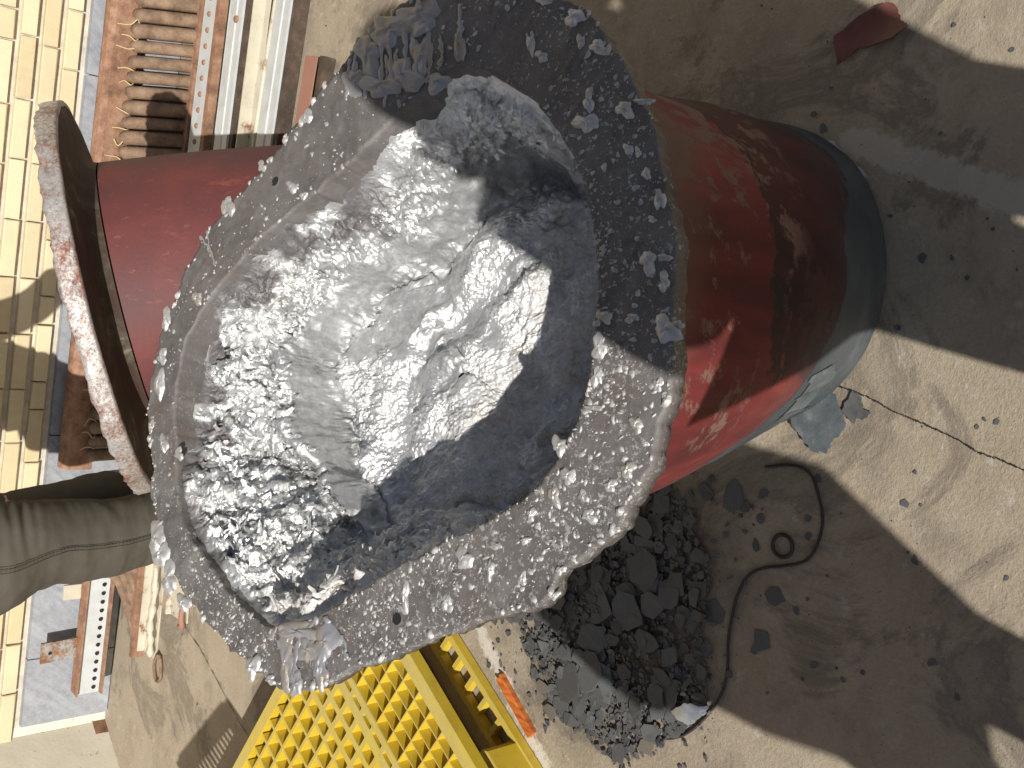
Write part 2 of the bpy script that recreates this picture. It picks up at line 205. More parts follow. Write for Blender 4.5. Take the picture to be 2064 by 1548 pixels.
def rust_paint(name, paint, amount=.5, sc_=30, rough=.45):
    t = NT(name); g = t.co()
    a = t.noise(sc_*.25, 6, .65); b = t.noise(sc_*3, 4, .6)
    k = t.ramp(t.ma('ADD', t.ma('MULTIPLY', a, .75), t.ma('MULTIPLY', b, .25)), [(amount-.03, 0), (amount+.05, 1)])
    rust = t.ramp(t.noise(sc_*2, 5, .7), [(.3, (.06, .025, .012)), (.55, (.2, .085, .035)), (.75, (.36, .2, .1))])
    stain = t.ramp(t.noise(sc_*.5, 4, .6), [(.4, 1), (.75, .75)])
    col = t.mix(k, t.mix(.8, paint, t.mix(1, paint, stain, 'MULTIPLY')), rust)
    return t.out(col, t.mr(k, 0, 1, rough, .85), 0, t.bump(t.ma('ADD', t.ma('MULTIPLY', k, -.5), t.ma('MULTIPLY', b, .4)), .35, .004))
def rusty(name, c0=(.10, .05, .03), c1=(.26, .14, .085), c2=(.36, .24, .16)):
    t = NT(name); a = t.noise(22, 6, .65); b = t.noise(160, 3, .6)
    col = t.ramp(t.ma('ADD', t.ma('MULTIPLY', a, .8), t.ma('MULTIPLY', b, .2)), [(.32, c0), (.52, c1), (.72, c2)])
    return t.out(col, .8, 0, t.bump(b, .4, .003))
def plain(name, col, rough=.6, var=.15, sc_=12, metal=0., bump=.15, bsc=90):
    t = NT(name); a = t.noise(sc_, 5, .6)
    c = t.mix(t.ramp(a, [(.3, 0), (.7, 1)]), tuple(x*(1-var) for x in col), tuple(min(1, x*(1+var)) for x in col))
    return t.out(c, rough, metal, t.bump(t.noise(bsc, 3, .6), bump, .003))

# concrete ground
t = NT('concrete'); pos = t.geo().outputs['Position']
big = t.noise(1.3, 5, .6, pos); mid = t.noise(9, 6, .65, pos); fine = t.noise(140, 4, .7, pos); pit = t.noise(420, 3, .7, pos)
col = t.ramp(t.ma('ADD', t.ma('MULTIPLY', big, .55), t.ma('MULTIPLY', mid, .45)), [(.3, (.2, .157, .108)), (.46, (.305, .248, .175)), (.6, (.36, .3, .218)), (.78, (.41, .357, .278))])
col = t.mix(t.ramp(fine, [(.35, 0), (.72, .55)]), col, (.42, .37, .295))
col = t.mix(t.ramp(t.noise(26, 6, .75, pos), [(.57, 0), (.68, .6)]), col, (.46, .43, .385))
col = t.mix(t.ramp(t.noise(5.5, 4, .7, t.map(pos, loc=(3, 1, 0))), [(.52, 0), (.68, .6)]), col, (.2, .17, .135))
st_ = t.ramp(t.noise(2.6, 6, .72, t.map(pos, loc=(7, 2, 0)), 1.2), [(.52, 0), (.58, .65), (.66, .25)])
col = t.mix(st_, col, (.15, .13, .105))
scf = t.ramp(t.noise(7, 6, .75, t.map(pos, (5, 1, 1), rot=(0, 0, R(25)))), [(.6, 0), (.68, .2)])
col = t.mix(scf, col, (.47, .44, .4))
col = t.mix(t.ramp(t.vor(38, pos), [(.035, .9), (.06, 0)]), col, (.09, .075, .06))
rag = t.ma('MULTIPLY', t.ma('SUBTRACT', t.noise(45, 5, .7, pos), .5), .05)
m1 = t.seg(pos, (0.226, 0.905), (0.157, 0.625), .026, .008, rag)
m2 = t.seg(pos, (-0.832, 1.57), (-1.049, 1.285), .022, .014, t.ma('MULTIPLY', rag, 1.5))
m3 = t.seg(pos, (0.257, 1.181), (0.242, 1.114), .02, .02, t.ma('MULTIPLY', rag, 1.7))
m4 = t.seg(pos, (-1.609, 3.377), (-1.859, 3.354), .03, .03, t.ma('MULTIPLY', rag, 1.7))
m5 = t.seg(pos, (0.026, 0.799), (-0.0, 0.59), .06, .1, t.ma('MULTIPLY', rag, 1.7))
for m_, a_, c_ in ((m1, .7, (.47, .43, .37)), (m2, .8, (.62, .58, .5)), (m3, .5, (.5, .46, .4)), (m4, .6, (.42, .41, .4))):
    col = t.mix(t.ma('MULTIPLY', m_, a_), col, c_)
soot = t.seg(pos, (-0.782, 1.251), (-0.523, 1.112), .2, .16, t.ma('MULTIPLY', rag, 2.5))
col = t.mix(t.ma('MULTIPLY', soot, .75), col, (.055, .05, .045))
hgt = t.ma('ADD', t.ma('MULTIPLY', fine, .7), t.ma('ADD', t.ma('MULTIPLY', pit, .35), t.ma('MULTIPLY', mid, .8)))
M_ground = t.out(col, .92, 0, t.bump(hgt, .55, .006), .2)

# yellow brick with a tone of its own for each brick
t = NT('yellow_brick'); rn = t.n('ObjectInfo').outputs['Random']; pos = t.geo().outputs['Position']
col = t.ramp(rn, [(0, (.50, .41, .25)), (.4, (.60, .51, .33)), (.75, (.64, .56, .39)), (1, (.53, .44, .28))])
col = t.mix(t.ramp(t.noise(30, 5, .6, pos), [(.3, .0), (.75, .35)]), col, (.72, .6, .38))
col = t.mix(t.ramp(t.noise(6, 6, .7, pos), [(.5, 0), (.75, .45)]), col, (.42, .36, .26))
col = t.mix(t.ramp(t.vor(85, pos), [(.05, .8), (.1, 0)]), col, (.3, .2, .1))
M_brick = t.out(col, .85, 0, t.bump(t.noise(200, 4, .7, pos), .3, .003), .25)
M_mortar = plain('mortar', (.5, .45, .37), .95, .2, 30, 0, .5, 180)
t = NT('grey_marble'); pos = t.geo().outputs['Position']
v = t.map(t.map(pos, rot=(0, R(-40), 0)), (14, 14, 2.2))
wv = t.noise(1.6, 7, .68, v, .8)
col = t.ramp(wv, [(.25, (.15, .16, .18)), (.42, (.23, .24, .265)), (.58, (.28, .295, .32)), (.75, (.4, .41, .43))])
col = t.mix(t.ramp(t.noise(60, 5, .7, pos), [(.4, 0), (.75, .5)]), col, (.42, .43, .45))
M_marble = t.out(col, .55, 0, t.bump(t.noise(120, 4, .6, pos), .15, .002))
t = NT('cream_plaster'); a = t.noise(7, 5, .6)
col = t.mix(t.ramp(a, [(.35, 0), (.7, 1)]), (.62, .57, .46), (.72, .68, .58))
col = t.mix(t.ramp(t.noise(40, 5, .7), [(.64, 0), (.68, 1)]), col, (.36, .17, .08))
M_plaster = t.out(col, .8, 0, t.bump(t.noise(60, 4, .6), .25, .004))
M_white = rust_paint('white_painted_steel', (.5, .52, .52), .645, 34)
M_white2 = rust_paint('cream_painted_steel', (.52, .48, .38), .58, 34)
M_rust = rusty('rusty_steel'); M_rust2 = rusty('rusty_tube', (.09, .055, .035), (.21, .135, .085), (.31, .22, .15))
M_redplate = rust_paint('faded_red_primer', (.30, .15, .11), .6, 20, .7)
M_gapshade = rusty('gap_shade_brown', (.03, .022, .016), (.07, .048, .034), (.13, .085, .055))  # near-black brown for strips standing in for the shaded gaps beside the bars
M_spatter = plain('fine_metal_spatter', (.40, .385, .365), .55, .3, 60, .25, .3)
M_redflake = plain('dull_red_paint', (.15, .052, .043), .6, .25, 30)
M_rope = plain('straw_rope', (.5, .42, .22), .9)
M_dark = plain('dark_void', (.012, .011, .01), .9, .1)

# flange plate: brown scale with fine silver spatter
t = NT('scaled_flange_steel'); pos = t.co()
a = t.noise(14, 6, .65); b = t.noise(90, 5, .7)
col = t.ramp(t.ma('ADD', t.ma('MULTIPLY', a, .7), t.ma('MULTIPLY', b, .3)), [(.3, (.075, .068, .064)), (.5, (.13, .118, .112)), (.68, (.18, .168, .16))])
col = t.mix(t.ramp(t.noise(9, 4, .6, t.map(pos, loc=(2, 5, 1))), [(.58, 0), (.72, .5)]), col, (.14, .095, .068))
x, y, z = t.sep(t.geo().outputs['Position'])
near = t.mr(y, .75, 1.2, .035, -.012)          # spatter lies thicker on the near and left of the plate
left = t.mr(x, -.55, .1, .03, -.02)
s1 = t.noise(170, 5, .75); s2 = t.noise(30, 5, .7)
sp = t.ramp(t.ma('ADD', t.ma('ADD', t.ma('MULTIPLY', s1, .72), t.ma('MULTIPLY', s2, .28)), t.ma('ADD', near, left)), [(.568, 0), (.615, 1)])
col = t.mix(sp, col, t.ramp(b, [(.3, (.34, .33, .31)), (.7, (.58, .56, .54))]))
M_flange = t.out(col, t.mr(sp, 0, 1, .66, .5), t.mr(sp, 0, 1, .1, .5), t.bump(t.ma('ADD', t.ma('MULTIPLY', sp, .8), t.ma('MULTIPLY', b, .5)), .55, .004))

# silver dross
t = NT('silver_dross'); pos = t.co()
a = t.noise(7, 5, .6, None, .6); b = t.noise(55, 6, .7); c = t.noise(210, 4, .7)
dull = t.ramp(t.ma('ADD', t.ma('MULTIPLY', a, .75), t.ma('MULTIPLY', b, .25)), [(.5, 0), (.62, 1)])
dl = t.n('Attribute', attribute_name='dull').outputs['Fac']
dull = t.ma('MULTIPLY', t.ma('ADD', dull, dl, True), t.ramp(t.noise(80, 5, .7), [(.3, .5), (.55, 1)]))
col = t.mix(dull, (.74, .74, .73), (.40, .405, .405))
atr = t.n('Attribute', attribute_name='ash_shade_lift').outputs['Fac']
col = t.mix(t.ma('MULTIPLY', atr, t.ramp(b, [(.38, .25), (.62, 1)])), col, t.ramp(t.noise(24, 5, .65), [(.3, (.42, .40, .375)), (.5, (.64, .605, .56)), (.64, (.58, .5, .4)), (.78, (.52, .42, .28))]))  # pale warm crust colour brightens the shaded near side
def rdg(sc_, det):
    q = t.n('TexNoise', {'Vector': t.n('VectorMath', {0: pos, 1: t.n('VectorMath', {0: t.noise(30, 3, .6, col=True), 'Scale': .02}, operation='SCALE').outputs[0]}, operation='ADD').outputs[0], 'Scale': sc_, 'Detail': det, 'Roughness': .6}, noise_type='RIDGED_MULTIFRACTAL'); return q.outputs['Fac']
soft_ = t.mr(dl, 0, .8, 1, .3)
n1 = t.bump(t.ma('MULTIPLY', rdg(40, 5), soft_), .7, .006)
n2 = t.bump(t.ma('MULTIPLY', t.ma('ADD', rdg(130, 4), t.ma('MULTIPLY', c, .6)), soft_), .85, .003, n1)
bare_ = t.n('Attribute', attribute_name='bare').outputs['Fac']
col = t.mix(bare_, col, t.ramp(b, [(.3, (.09, .085, .085)), (.7, (.17, .16, .158))]))
rgh = t.ma('ADD', t.mr(dull, 0, 1, .36, .52), t.ma('MULTIPLY', atr, .25), True)
M_dross = t.out(col, rgh, t.ma('MULTIPLY', t.mr(atr, 0, 1, .68, .05), t.mr(bare_, 0, 1, 1, .2)), n2)
t = NT('splashed_metal'); b = t.noise(120, 5, .7)
rn = t.n('ObjectInfo').outputs['Random']
col = t.mix(t.ramp(t.noise(40, 4, .6), [(.45, 0), (.7, .8)]), (.52, .51, .5), (.36, .31, .24))
M_splash = t.out(col, .45, .5, t.bump(b, .5, .003))
t = NT('dull_drip_metal'); b = t.noise(90, 5, .7)
col = t.mix(t.ramp(t.noise(30, 4, .6), [(.42, 0), (.66, .9)]), (.31, .31, .33), (.32, .27, .2))
M_drip = t.out(col, .45, .3, t.bump(b, .5, .003))

# burnt red paint over grey steel (pot in front); z is height above the ground
t = NT('burnt_red_paint'); pos = t.geo().outputs['Position']; x, y, z = t.sep(pos)
w = t.noise(5, 5, .6, pos); w2 = t.noise(26, 6, .7, pos)
zz = t.ma('ADD', z, t.ma('ADD', t.ma('MULTIPLY', t.ma('SUBTRACT', w, .5), .16), t.ma('MULTIPLY', t.ma('SUBTRACT', w2, .5), .03)))
zz = t.ma('ADD', zz, t.ma('MULTIPLY', x, .45))
streak = t.noise(10, 4, .65, t.map(pos, (1, 1, .25)))
red = t.ramp(streak, [(.32, (.07, .009, .008)), (.48, (.13, .016, .014)), (.62, (.2, .032, .025)), (.75, (.19, .085, .07))])
w3 = t.noise(60, 5, .75, pos)
zb = t.ma('ADD', z, t.ma('ADD', t.ma('MULTIPLY', t.ma('SUBTRACT', w, .5), .22), t.ma('ADD', t.ma('MULTIPLY', t.ma('SUBTRACT', w2, .5), .07), t.ma('MULTIPLY', t.ma('SUBTRACT', w3, .5), .025))))
xb = t.mr(t.ma('ADD', x, t.ma('MULTIPLY', t.ma('SUBTRACT', w2, .5), .1)), -.135, -.12, 0, 1)
burnt = t.ma('MULTIPLY', xb, t.mr(zb, .348, .352, 1, 0))  # burnt area, which also carries the drum's shade on this side
torn = t.ma('MULTIPLY', xb, t.mr(t.ma('ABSOLUTE', t.ma('SUBTRACT', zb, .349)), .0025, .006, 1, 0))
red = t.mix(t.ma('MULTIPLY', burnt, .93), red, t.ramp(streak, [(.35, (.018, .006, .005)), (.6, (.06, .009, .008))]))  # burnt paint, darkened further to carry the drum's shade on this side
grey = t.ramp(t.noise(8, 5, .6, pos), [(.3, (.038, .047, .053)), (.6, (.07, .082, .089)), (.8, (.14, .145, .145))])
zk = t.ma('ADD', zz, t.ma('MULTIPLY', t.ma('SUBTRACT', w3, .5), .03)); kg = t.ma('ADD', t.mr(zk, .158, .166, .7, 0), t.mr(zz, .10, .27, .5, 0), True)
col = t.mix(kg, red, grey)
bare = t.ramp(t.ma('ADD', t.ma('MULTIPLY', w, .5), t.ma('MULTIPLY', w2, .5)), [(.53, 0), (.57, 1)])
upper = t.mr(zz, .30, .36, 0, 1)
col = t.mix(t.ma('MULTIPLY', bare, t.ma('ADD', t.ma('MULTIPLY', upper, .9), .12)), col, (.16, .09, .065))
col = t.mix(t.mr(zz, .5, .58, 0, .85), col, (.13, .075, .05))
col = t.mix(t.ma('MULTIPLY', torn, .9), col, (.015, .01, .008))
ln = t.ma('ABSOLUTE', t.ma('SUBTRACT', zk, .162)); col = t.mix(t.ma('MULTIPLY', t.mr(ln, .001, .003, .8, 0), t.ramp(w, [(.45, 0), (.5, 1)])), col, (.02, .015, .014))
M_body = t.out(col, t.ma('ADD', t.ma('MULTIPLY', kg, -.08), .72), 0, t.bump(t.ma('ADD', t.ma('MULTIPLY', bare, -.5), t.ma('MULTIPLY', w2, .35)), .35, .004))
t = NT('faded_red_paint'); a = t.noise(6, 5, .6); s = t.noise(16, 5, .7, t.map(t.co(), (1.4, 1, .3), rot=(.3, .5, 0)))
col = t.ramp(a, [(.3, (.08, .03, .031)), (.5, (.11, .03, .029)), (.7, (.15, .036, .029))])
col = t.mix(t.ramp(t.noise(70, 4, .8, t.map(t.co(), (1, 1, .2), rot=(.5, .2, .4))), [(.62, 0), (.68, .5)]), col, (.24, .085, .07))
col = t.mix(t.ramp(s, [(.62, 0), (.74, .6)]), col, (.34, .08, .05))
col = t.mix(t.ramp(t.noise(45, 6, .75), [(.7, 0), (.74, .8)]), col, (.05, .03, .03))
M_red2 = t.out(col, .68, 0, t.bump(t.noise(120, 4, .6), .2, .003))
t = NT('scraped_rim'); a = t.noise(11, 6, .7); b = t.noise(150, 4, .75, t.map(t.co(), (1, 1, 1)))
rust = t.ramp(t.noise(40, 5, .7), [(.3, (.07, .026, .016)), (.55, (.19, .07, .034)), (.75, (.3, .16, .08))])
silv = t.ramp(b, [(.3, (.33, .3, .28)), (.6, (.58, .56, .54))])
a2_ = t.noise(26, 6, .75, t.map(t.co(), (1, 1, 2.5)))
k = t.ramp(t.ma('ADD', t.ma('MULTIPLY', a2_, .35), t.ma('ADD', t.ma('MULTIPLY', a, .45), t.ma('MULTIPLY', b, .2))), [(.42, 0), (.53, .95)])
M_rim = t.out(t.mix(k, rust, silv), .5, t.ma('MULTIPLY', k, .6), t.bump(t.ma('ADD', b, t.ma('MULTIPLY', a, .6)), .4, .004))
t = NT('underside_shade_brown'); a = t.noise(12, 5, .7, t.map(t.co(), (1, 1, 1)))  # dark brown colour stands in for the shade under the tipped pot's rim
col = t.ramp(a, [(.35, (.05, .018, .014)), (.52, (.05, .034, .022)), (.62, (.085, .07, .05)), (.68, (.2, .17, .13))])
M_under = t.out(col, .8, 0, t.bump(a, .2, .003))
# slate-like flakes
t = NT('slate_flake'); rn = t.n('ObjectInfo').outputs['Random']
col = t.ramp(rn, [(0, (.045, .048, .053)), (.4, (.07, .073, .077)), (.7, (.085, .094, .1)), (.9, (.06, .08, .086)), (.97, (.11, .095, .075)), (1, (.16, .14, .11))])
col = t.mix(t.ramp(t.noise(30, 5, .7), [(.4, 0), (.68, .7)]), col, (.15, .14, .125))
M_slate = t.out(col, .6, 0, t.bump(t.noise(80, 4, .6), .3, .003))
t = NT('blue_grey_scale'); a = t.noise(30, 6, .7)
col = t.ramp(a, [(.3, (.06, .075, .08)), (.55, (.10, .115, .12)), (.75, (.2, .21, .2))])
M_scale = t.out(col, .6, 0, t.bump(t.noise(140, 4, .7), .3, .003))
M_silverchunk = plain('silver_chunk', (.5, .53, .58), .4, .2, 30, .8, .3)
t = NT('yellow_plastic'); a = t.noise(8, 5, .65); b = t.noise(60, 5, .7)
col = t.mix(t.ramp(a, [(.35, 0), (.7, 1)]), (.58, .40, .02), (.66, .49, .03))
col = t.mix(t.ramp(t.noise(14, 6, .75), [(.5, 0), (.72, .55)]), col, (.3, .21, .05))
up_ = t.ma('ABSOLUTE', t.sep(t.geo().outputs['Normal'])[2])
dirt = t.ma('MULTIPLY', t.mr(up_, .8, .95, .12, .95), t.ramp(t.ma('ADD', t.ma('MULTIPLY', a, .5), t.ma('MULTIPLY', b, .5)), [(.35, .25), (.65, 1)]))
col = t.mix(dirt, col, (.42, .35, .14))
M_yellow = t.out(col, .42, 0, t.bump(b, .1, .002))
t = NT('orange_wood'); g = t.noise(30, 5, .6, t.map(t.co(), (1, 1, 1)))
col = t.ramp(t.noise(12, 5, .65, t.map(t.co(), (9, 1, 1), rot=(0, 0, R(-62)))), [(.35, (.26, .055, .012)), (.55, (.52, .15, .03)), (.7, (.6, .22, .05))])
M_orange = t.out(col, .45, 0, t.bump(g, .2, .002))
M_cord = plain('dark_rubber', (.03, .022, .02), .6)
t = NT('olive_trouser_cloth'); a = t.noise(5, 5, .6); wv = t.noise(700, 2, .6)
col = t.ramp(a, [(.3, (.062, .055, .042)), (.55, (.082, .073, .057)), (.75, (.1, .09, .072))])
M_trouser = t.out(col, .85, 0, t.bump(t.ma('ADD', t.ma('MULTIPLY', wv, .25), t.noise(18, 5, .6)), .35, .006), .25)
M_thread = plain('stitch_thread', (.05, .045, .035), .8)
M_skin = plain('skin', (.42, .26, .18), .5, .08); M_hair = plain('black_hair', (.015, .012, .01), .5, .2)
M_shirt = plain('dark_shirt_cloth', (.06, .07, .09), .9, .15, 8, 0, .3, 300); M_shoe = plain('black_shoe', (.02, .018, .016), .45)
M_chair = plain('white_plastic', (.7, .7, .68), .45, .05)

# ------------------------------------------------------------------ the setting
g = mesh('ground', [(-40, -40, 0), (40, -40, 0), (40, 40, 0), (-40, 40, 0)], [(0, 1, 2, 3)], M_ground)
props(g, 'sandy brown worn concrete yard floor', None, None, 'structure')
def ribbon(pts, w, z, seed, m=8):
    P = spline(pts, m); V = []; Fs = []; r = random.Random(seed)
    for i, p in enumerate(P):
        t_ = (P[min(i+1, len(P)-1)]-P[max(i-1, 0)]).normalized(); s_ = Vector((-t_.y, t_.x, 0)); o = s_*r.uniform(-w, w)*.9
        ww = w*r.uniform(.25, 1.2)
        for k in (-1, 1): q = p+s_*(ww*k)+o; V.append((q.x, q.y, z))
    for i in range(len(P)-1): Fs.append((2*i, 2*i+1, 2*i+3, 2*i+2))
    return V, Fs
v, f_ = ribbon(D['crack'], .0013, .003, 3, 22); o = mesh('crack', v, f_, M_dark, g)
v, f_ = ribbon(D['joint'], .0014, .003, 4); o = mesh('crack', v, f_, M_dark, g)

# brick wall with marble skirting
WY = 3.35
wall = thing('brick_wall', 'yellow brick wall with grey marble skirting slabs along its foot', 'wall', (0.8, WY+.1, 0))
mesh('mortar_core', *box((.85, WY+.115, 1.25), (5.5, .2, 2.5)), M_mortar, wall)
def brick_mesh(L, h, d, seed):
    r = random.Random(seed); b = .0025; V = []
    # bevelled front face, slightly irregular
    for (y_, s_) in ((d, 0), (b, 0), (0, b)):
        for (sx, sz) in ((-1, -1), (1, -1), (1, 1), (-1, 1)):
            V.append((sx*(L/2-s_)+r.uniform(-1, 1)*.0012, y_, sz*(h/2-s_)+r.uniform(-1, 1)*.001))
    Fs = [(8, 9, 10, 11)]
    for q in (0, 4):
        for k in range(4): Fs.append((q+k, q+(k+1) % 4, q+4+(k+1) % 4, q+4+k))
    me = bpy.data.meshes.new('brick'); me.from_pydata(V, [], Fs); me.materials.append(M_brick); me.update(); return me
BH, PITCH = .0435, .063
BM = {(L, k): brick_mesh(L, BH, .03, k+int(L*999)) for L in (.168, .176, .084, .12) for k in range(3)}
rb = random.Random(5); upper = MB(); nb = 0
for c in range(34):
    z = .315+BH/2+c*PITCH; x = -1.86+rb.uniform(-.12, 0)
    while x < 2.4:
        L = rb.choice([.168, .176, .168, .176, .168, .084, .12]) if rb.random() < .35 else .17
        L = .168 if L == .17 else L
        if x > -1.86-.05 or x+L > -1.8:
            cx = x+L/2; dy = rb.uniform(-.0025, .0025)
            if c < 9 and cx < 1.05:
                inst('brick', BM[(L, rb.randrange(3))], wall, Matrix.Translation((cx-.8, WY-.1-.005+dy-WY, z))@Matrix.Rotation(rb.uniform(-.004, .004), 4, 'Y')); nb += 1
            else:
                me = BM[(L, 0)]; V = [(v.co.x+cx, v.co.y+WY-.005+dy, v.co.z+z) for v in me.vertices]
                upper.add((V, [tuple(p.vertices) for p in me.polygons]))
        x += L+.0035+rb.uniform(0, .003)
o = upper.build('upper_bricks', M_brick, wall); o['kind'] = 'stuff'
xs = [-1.86, -1.62, -.86, .02, .27, 1.1, 1.9, 2.5]
for a, b in zip(xs[:-1], xs[1:]):
    mesh('marble_slab', *box(((a+b)/2, WY+.006+random.uniform(-.002, .002), .148), (b-a-.004, .03, .285)), M_marble, wall)
# plastered side wall returning towards the yard
sw = thing('plaster_wall', 'cream painted plaster wall end with a chipped brown foot', 'wall', (-2.1, 3.2, 0))
P = [(-1.835, WY+.02), (-1.90, 3.36), (-2.03, 3.16), (-2.6, 2.3), (-2.9, 2.3), (-2.9, WY+.3), (-1.835, WY+.3)]
n_ = len(P); V = [(x, y, 0) for x, y in P]+[(x, y, 2.5) for x, y in P]
mesh('wall_body', V, [(k, (k+1) % n_, n_+(k+1) % n_, n_+k) for k in range(n_)]+[tuple(range(n_, 2*n_))], M_plaster, sw)
mesh('chipped_plaster', *box((-1.915, 3.342, .022), (.05, .01, .044), ax=(-.13, -.2, 0)), M_rust, sw)

# ------------------------------------------------------------------ main pot
p0 = Vector(D['p0']); ex = Vector(D['ex']); ey = Vector(D['ey']); nn = Vector(D['n']); hc = D['hc']
NP0, NEX, NEY, NNN = map(np.array, (p0, ex, ey, nn))
def fl(a, b, c=0.):    # flange plane coordinates -> world
    a, b, c = np.asarray(a), np.asarray(b), np.asarray(c)
    return NP0+a[..., None]*NEX+b[..., None]*NEY+c[..., None]*NNN
def per(tab, th):
    N = len(tab); T = (np.asarray(th)+math.pi)/(2*math.pi)*N; i = np.floor(T).astype(int); f = T-i; tab = np.array(tab)
    g_ = lambda k: tab[k % N]
    a, b, c, d = g_(i-1), g_(i), g_(i+1), g_(i+2)
    return .5*(2*b+(c-a)*f+(2*a-5*b+4*c-d)*f*f+(3*b-a-3*c+d)*f**3)
pot = thing('melting_pot', 'large flanged melting pot filled with silvery crumpled dross, red paint burnt off below', 'metal pot', (-.03, 1.05, 0))
TH = .024
# flange plate
NA, NR = 900, 26
th = np.linspace(-math.pi, math.pi, NA, endpoint=False)
ro = per(D['ro'], th); rh = per(D['rh'], th)
cs = np.stack([np.cos(th), np.sin(th)], -1)
c3 = np.concatenate([cs*3, np.zeros((NA, 1))], -1)
ro = ro+.0045*fbm(c3*4, 4, 5)+.0016*fbm(c3*15, 3, 6)
rh = rh+.002*fbm(c3*6, 3, 9)
# radial profile: inner edge down, top face, outer edge down, underside
s = np.concatenate([[0, 0], np.linspace(0.004, .996, NR), [1, 1, .5, 0]])
h = np.concatenate([[-.15, -.006], np.zeros(NR), [-.008, -TH, -TH, -TH]])
rad = rh[:, None]+(ro-rh)[:, None]*s[None, :]
A = hc[0]+rad*cs[:, 0:1]; B = hc[1]+rad*cs[:, 1:2]; Cc = np.broadcast_to(h[None, :], rad.shape).copy()
Q = np.stack([A, B, 0*A], -1)
lum = .0009*fbm(Q*60, 3, 21)+.004*fbm(Q*6, 3, 23)+.0025*np.clip(ridge(Q*30, 3, 25)-.9, 0, 1)
Cc[:, 1:NR+3] += lum[:, 1:NR+3]
def plate_h(a, b):
    q_ = np.stack([np.asarray(a, float), np.asarray(b, float), np.zeros(np.shape(a))], -1)
    return .0009*fbm(q_*60, 3, 21)+.004*fbm(q_*6, 3, 23)+.0025*np.clip(ridge(q_*30, 3, 25)-.9, 0, 1)
V = fl(A, B, Cc).reshape(-1, 3)
mesh('flange', V, grid_faces(NA, len(s), True), M_flange, pot, True)
# dross in the mouth
NA2, NR2 = 1100, 330
th2 = np.linspace(-math.pi, math.pi, NA2, endpoint=False); rh2 = per(D['rh'], th2)+.0
rr = np.linspace(0.002, 1, NR2)**.8
rad = rh2[:, None]*rr[None, :]*1.003
A = hc[0]+rad*np.cos(th2)[:, None]; B = hc[1]+rad*np.sin(th2)[:, None]
far = np.clip((B-hc[1])/.3, -1, 1); lft = np.clip(-(A-hc[0])/.35, -1, 1)
edge = (1-rr[None, :])*rh2[:, None]        # metres in from the rim
wall_w = .045+.03*np.clip(lft, 0, 1)+.012*fbm(np.stack([np.cos(th2)*3, np.sin(th2)*3, 0*th2], -1), 3, 40)[:, None]
thn = np.stack([np.cos(th2)*2, np.sin(th2)*2, 0*th2], -1)
el_ = (.03+.1*np.clip(-np.cos(th2)*.8+np.sin(th2)*.45, 0, 1)+.012*fbm(thn, 3, 41))[:, None]     # the ledge, metres in from the rim
el_ = el_+.012*fbm(np.stack([A, B, 0*A], -1)*14, 3, 42)
dep = .012+.02*sstep(0, .5, np.cos(th2)-.6*np.sin(th2))[:, None]+.125*np.clip(edge/el_, 0, 1)**.8+.075*sstep(.0, .026, edge-el_)-.012*np.exp(-((edge-el_+.004)/.012)**2)+.009*np.exp(-((edge-el_+.03)/.006)**2)+.010*np.exp(-((edge-el_-.03)/.006)**2)+.012*sstep(.1, .3, edge)
# near lip: metal stands higher there, level with the plate
P2 = np.stack([A, B, 0*A], -1)
dep = dep-.009*fbm(P2*9, 3, 44)*sstep(.0, .1, edge)
def polyd(pts):
    d = np.full(A.shape, 9.)
    for (ax, ay), (bx, by) in zip(pts[:-1], pts[1:]):
        L2 = (bx-ax)**2+(by-ay)**2; t_ = np.clip(((A-ax)*(bx-ax)+(B-ay)*(by-ay))/L2, 0, 1)
        d = np.minimum(d, np.hypot(A-ax-t_*(bx-ax), B-ay-t_*(by-ay)))
    return d
wob = .012*fbm(P2*22, 3, 47)
for pts, amp, w_ in D['cre']:
    d_ = polyd(pts)+wob; dep = dep+amp*np.exp(-(d_/w_)**2)-amp*.5*np.exp(-((d_-w_*1.9)/(w_*.8))**2)
for a_, b_, s_, h_ in D['bumps']: dep = dep-h_*np.exp(-((A-a_)**2+(B-b_)**2)/(s_*s_))
dep = np.maximum(dep, .008)
Wp = fl(A, B, -dep)
du = np.roll(Wp, -1, 0)-np.roll(Wp, 1, 0); dv = np.gradient(Wp, axis=1)
Nn = np.cross(du, dv); Nn /= np.linalg.norm(Nn, axis=-1, keepdims=True)+1e-9
Nn *= np.sign(Nn@NNN)[..., None]
wallness = (1-.85*np.exp(-((edge-el_-.010)/.016)**2))*np.maximum(sstep(.25, .6, 1-np.abs(Nn@NNN))*.6, 1-sstep(-.03, .004, edge-el_)); rimfade = sstep(0, .012, edge)
wq = Wp*1.0; wrp = np.stack([fbm(wq*24, 2, 61), fbm(wq*24, 2, 62), fbm(wq*24, 2, 63)], -1)*.012
flr = 1-wallness
cr = ridge((wq+wrp)*np.array([34, 34, 26]), 5, 70, .62); fd = np.array(D['cre'][1][0][0])-np.array(D['cre'][1][0][-1]); fd /= np.linalg.norm(fd)
fc_ = np.stack([(A*fd[0]+B*fd[1])*42, (-A*fd[1]+B*fd[0])*92, wq[..., 2]*60], -1)+wrp*60
fl1 = ridge(fc_, 4, 75, .62); fl2 = ridge((wq+wrp*.5)*170, 3, 78, .6); bl = fbm((wq+wrp)*13, 4, 80)
amp_mask = sstep(-.3, .25, fbm(wq*np.array([9, 7, 9])+.4, 3, 83))
for pts, amp, w_ in D['cre']: amp_mask = amp_mask*(1-.8*np.exp(-(polyd(pts)/(w_*1.3))**2))
amp_mask = np.maximum(amp_mask, .85*sstep(-.05, .4, -far+.2*lft))
band = np.exp(-((edge-el_-.010)/.016)**2)*sstep(-.9, -.2, far)
amp_mask = amp_mask*(1-.9*band)
rough_ = .2+.8*amp_mask
